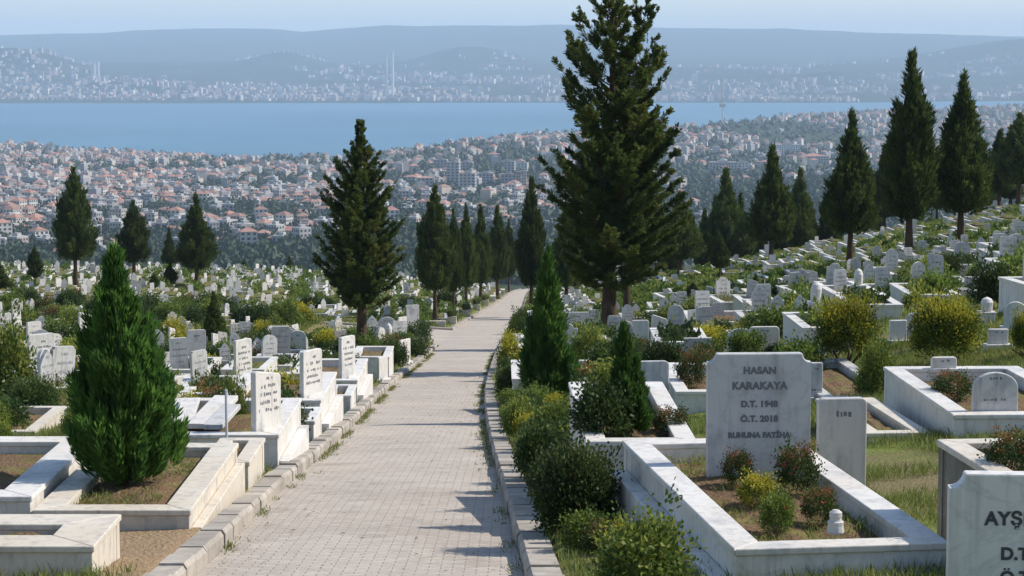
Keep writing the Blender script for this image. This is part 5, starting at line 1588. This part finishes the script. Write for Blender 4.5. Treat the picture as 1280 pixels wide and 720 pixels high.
# ---- woods and trees of the town
LQ, LT = [], []
unit_blob = core_quads(lambda t: [.45, .85, 1, 1, .9, .7, .35, .05][min(7, int(t * 7.99))], 0, 1, np.random.default_rng(1), 1., 8, 6)
def puff(x, y, z, rad, h, tint, nl=26):
    B = unit_blob * np.array([rad * .8, rad * .8, h * .9]) + np.array([x, y, z]); LQ.append(B); LT.append(np.clip(tint - .1 + rng.normal(0, .06, len(B)), 0, 1))
    d = unit(rng.normal(size=(nl, 3))); d[:, 2] = np.abs(d[:, 2]) * 1.1 - .15
    P = np.array([x, y, z + h * .4]) + d * np.array([rad * .8, rad * .8, h * .5])
    LQ.append(blades(P, d + rng.normal(0, .6, d.shape), rad * .55, rad * .2, rng)); LT.append(np.clip(tint + rng.normal(0, .15, nl), 0, 1))
cnt = 0; HSg = {}
for (s, x, y, z, k, a) in SEE: HSg.setdefault((int(x // 30), int(y // 30)), []).append((x, y))
def house_near(x, y, r=8):
    i, j = int(x // 30), int(y // 30)
    return any((x - a) ** 2 + (y - b) ** 2 < r * r for di in (-1, 0, 1) for dj in (-1, 0, 1) for a, b in HSg.get((i + di, j + dj), ()))
for t in range(150000):
    y = 1000 * (6.0 ** (r4.random() ** 1.15)); px = r4.uniform(-20, 1300); x = (px - 640) / FOC * y
    sh = float(np.interp(px, SHP, SHY))
    if y > sh - 25: continue
    z = float(zfar(x, y)); q = project(x, y, z + 8)
    if q[1] > ridge_row(q[0]): continue
    c = float(fbm(x / 230 + 7, y / 130 + 3, 3))
    D = .75 if px < 420 else .8 if px < 860 else .75
    if y < 1450: D = 1.0
    if px > 840 and y < 2600: D = 1.0
    if c < .46: D = max(D, .97)
    if y > sh - 220: D = max(D, .8)
    if r4.random() > D or house_near(x, y, 6.5): continue
    if any((x - a) ** 2 + (y - b) ** 2 < c_ ** 2 for a, b, c_ in TAKEN): continue
    rad = r4.choice([r4.uniform(2., 3.4), r4.uniform(3, 6.)]) * (1 + .2 * (y > 2500)); puff(x, y, z, rad, rad * r4.uniform(1.3, 2.2), r4.uniform(.05, .6), 26 if y < 2500 else 12); cnt += 1
    if cnt > 12000: break
o = link('woods', quads_mesh('woods', np.concatenate(LQ), [M['woods']], np.concatenate(LT))); tag(o, 'dark green woods and gardens between the houses below', None, None, 'stuff')
print('wood trees', cnt)
# ------------------------------------------------------------------ camera, sky, sun, air
cam = bpy.data.cameras.new('camera'); cam.sensor_width = 36; cam.lens = FOC / 1280 * 36
cam.clip_start = .2; cam.clip_end = 60000
co = bpy.data.objects.new('camera', cam); COL.objects.link(co)
co.location = (0, 0, 0); co.rotation_euler = (math.pi / 2 - PITCH, 0, 0)
scene.camera = co

SUN_EL, SUN_DIR = R(44), Vector((.98, .2, 0)).normalized()     # horizontal direction towards the sun
sunv = Vector((SUN_DIR.x * math.cos(SUN_EL), SUN_DIR.y * math.cos(SUN_EL), math.sin(SUN_EL)))
sl = bpy.data.lights.new('sun', 'SUN'); sl.energy = 4.6; sl.angle = R(.53); sl.color = (1, .945, .86)
so = bpy.data.objects.new('sun', sl); COL.objects.link(so)
so.rotation_euler = sunv.to_track_quat('Z', 'Y').to_euler()

w = bpy.data.worlds.new('World'); scene.world = w; w.use_nodes = True
nt = w.node_tree; nt.nodes.clear()
sky = nt.nodes.new('ShaderNodeTexSky'); sky.sky_type = 'NISHITA'; sky.sun_disc = False
sky.sun_elevation = SUN_EL; sky.sun_rotation = math.atan2(SUN_DIR.x, SUN_DIR.y)
sky.altitude = 100; sky.air_density = 1.0; sky.dust_density = .6; sky.ozone_density = 1.6
bg = nt.nodes.new('ShaderNodeBackground'); bg.inputs['Strength'].default_value = .145
wo = nt.nodes.new('ShaderNodeOutputWorld')
nt.links.new(sky.outputs[0], bg.inputs[0]); nt.links.new(bg.outputs[0], wo.inputs[0])

hm, hnt, hout = new_mat('pale summer haze')
pv = hnt.nodes.new('ShaderNodeVolumePrincipled')
pv.inputs['Color'].default_value = (.62, .79, 1.0, 1); pv.inputs['Density'].default_value = 8.4e-5; pv.inputs['Anisotropy'].default_value = 0.0
hnt.links.new(pv.outputs[0], hout.inputs['Volume'])
mb = MB(); mb.box(-9400, 9400, -80, 25500, -182, 420)
tag(link('haze', mb.mesh('haze', [hm])), kind='stuff')

resolve_labels()
scene.view_settings.view_transform = 'Standard'; scene.view_settings.look = 'None'
scene.view_settings.exposure = .27; scene.view_settings.gamma = 1
scene.view_settings.use_curve_mapping = False
scene.cycles.use_denoising = True
scene.cycles.max_bounces = 6; scene.cycles.volume_bounces = 4; scene.cycles.transparent_max_bounces = 4
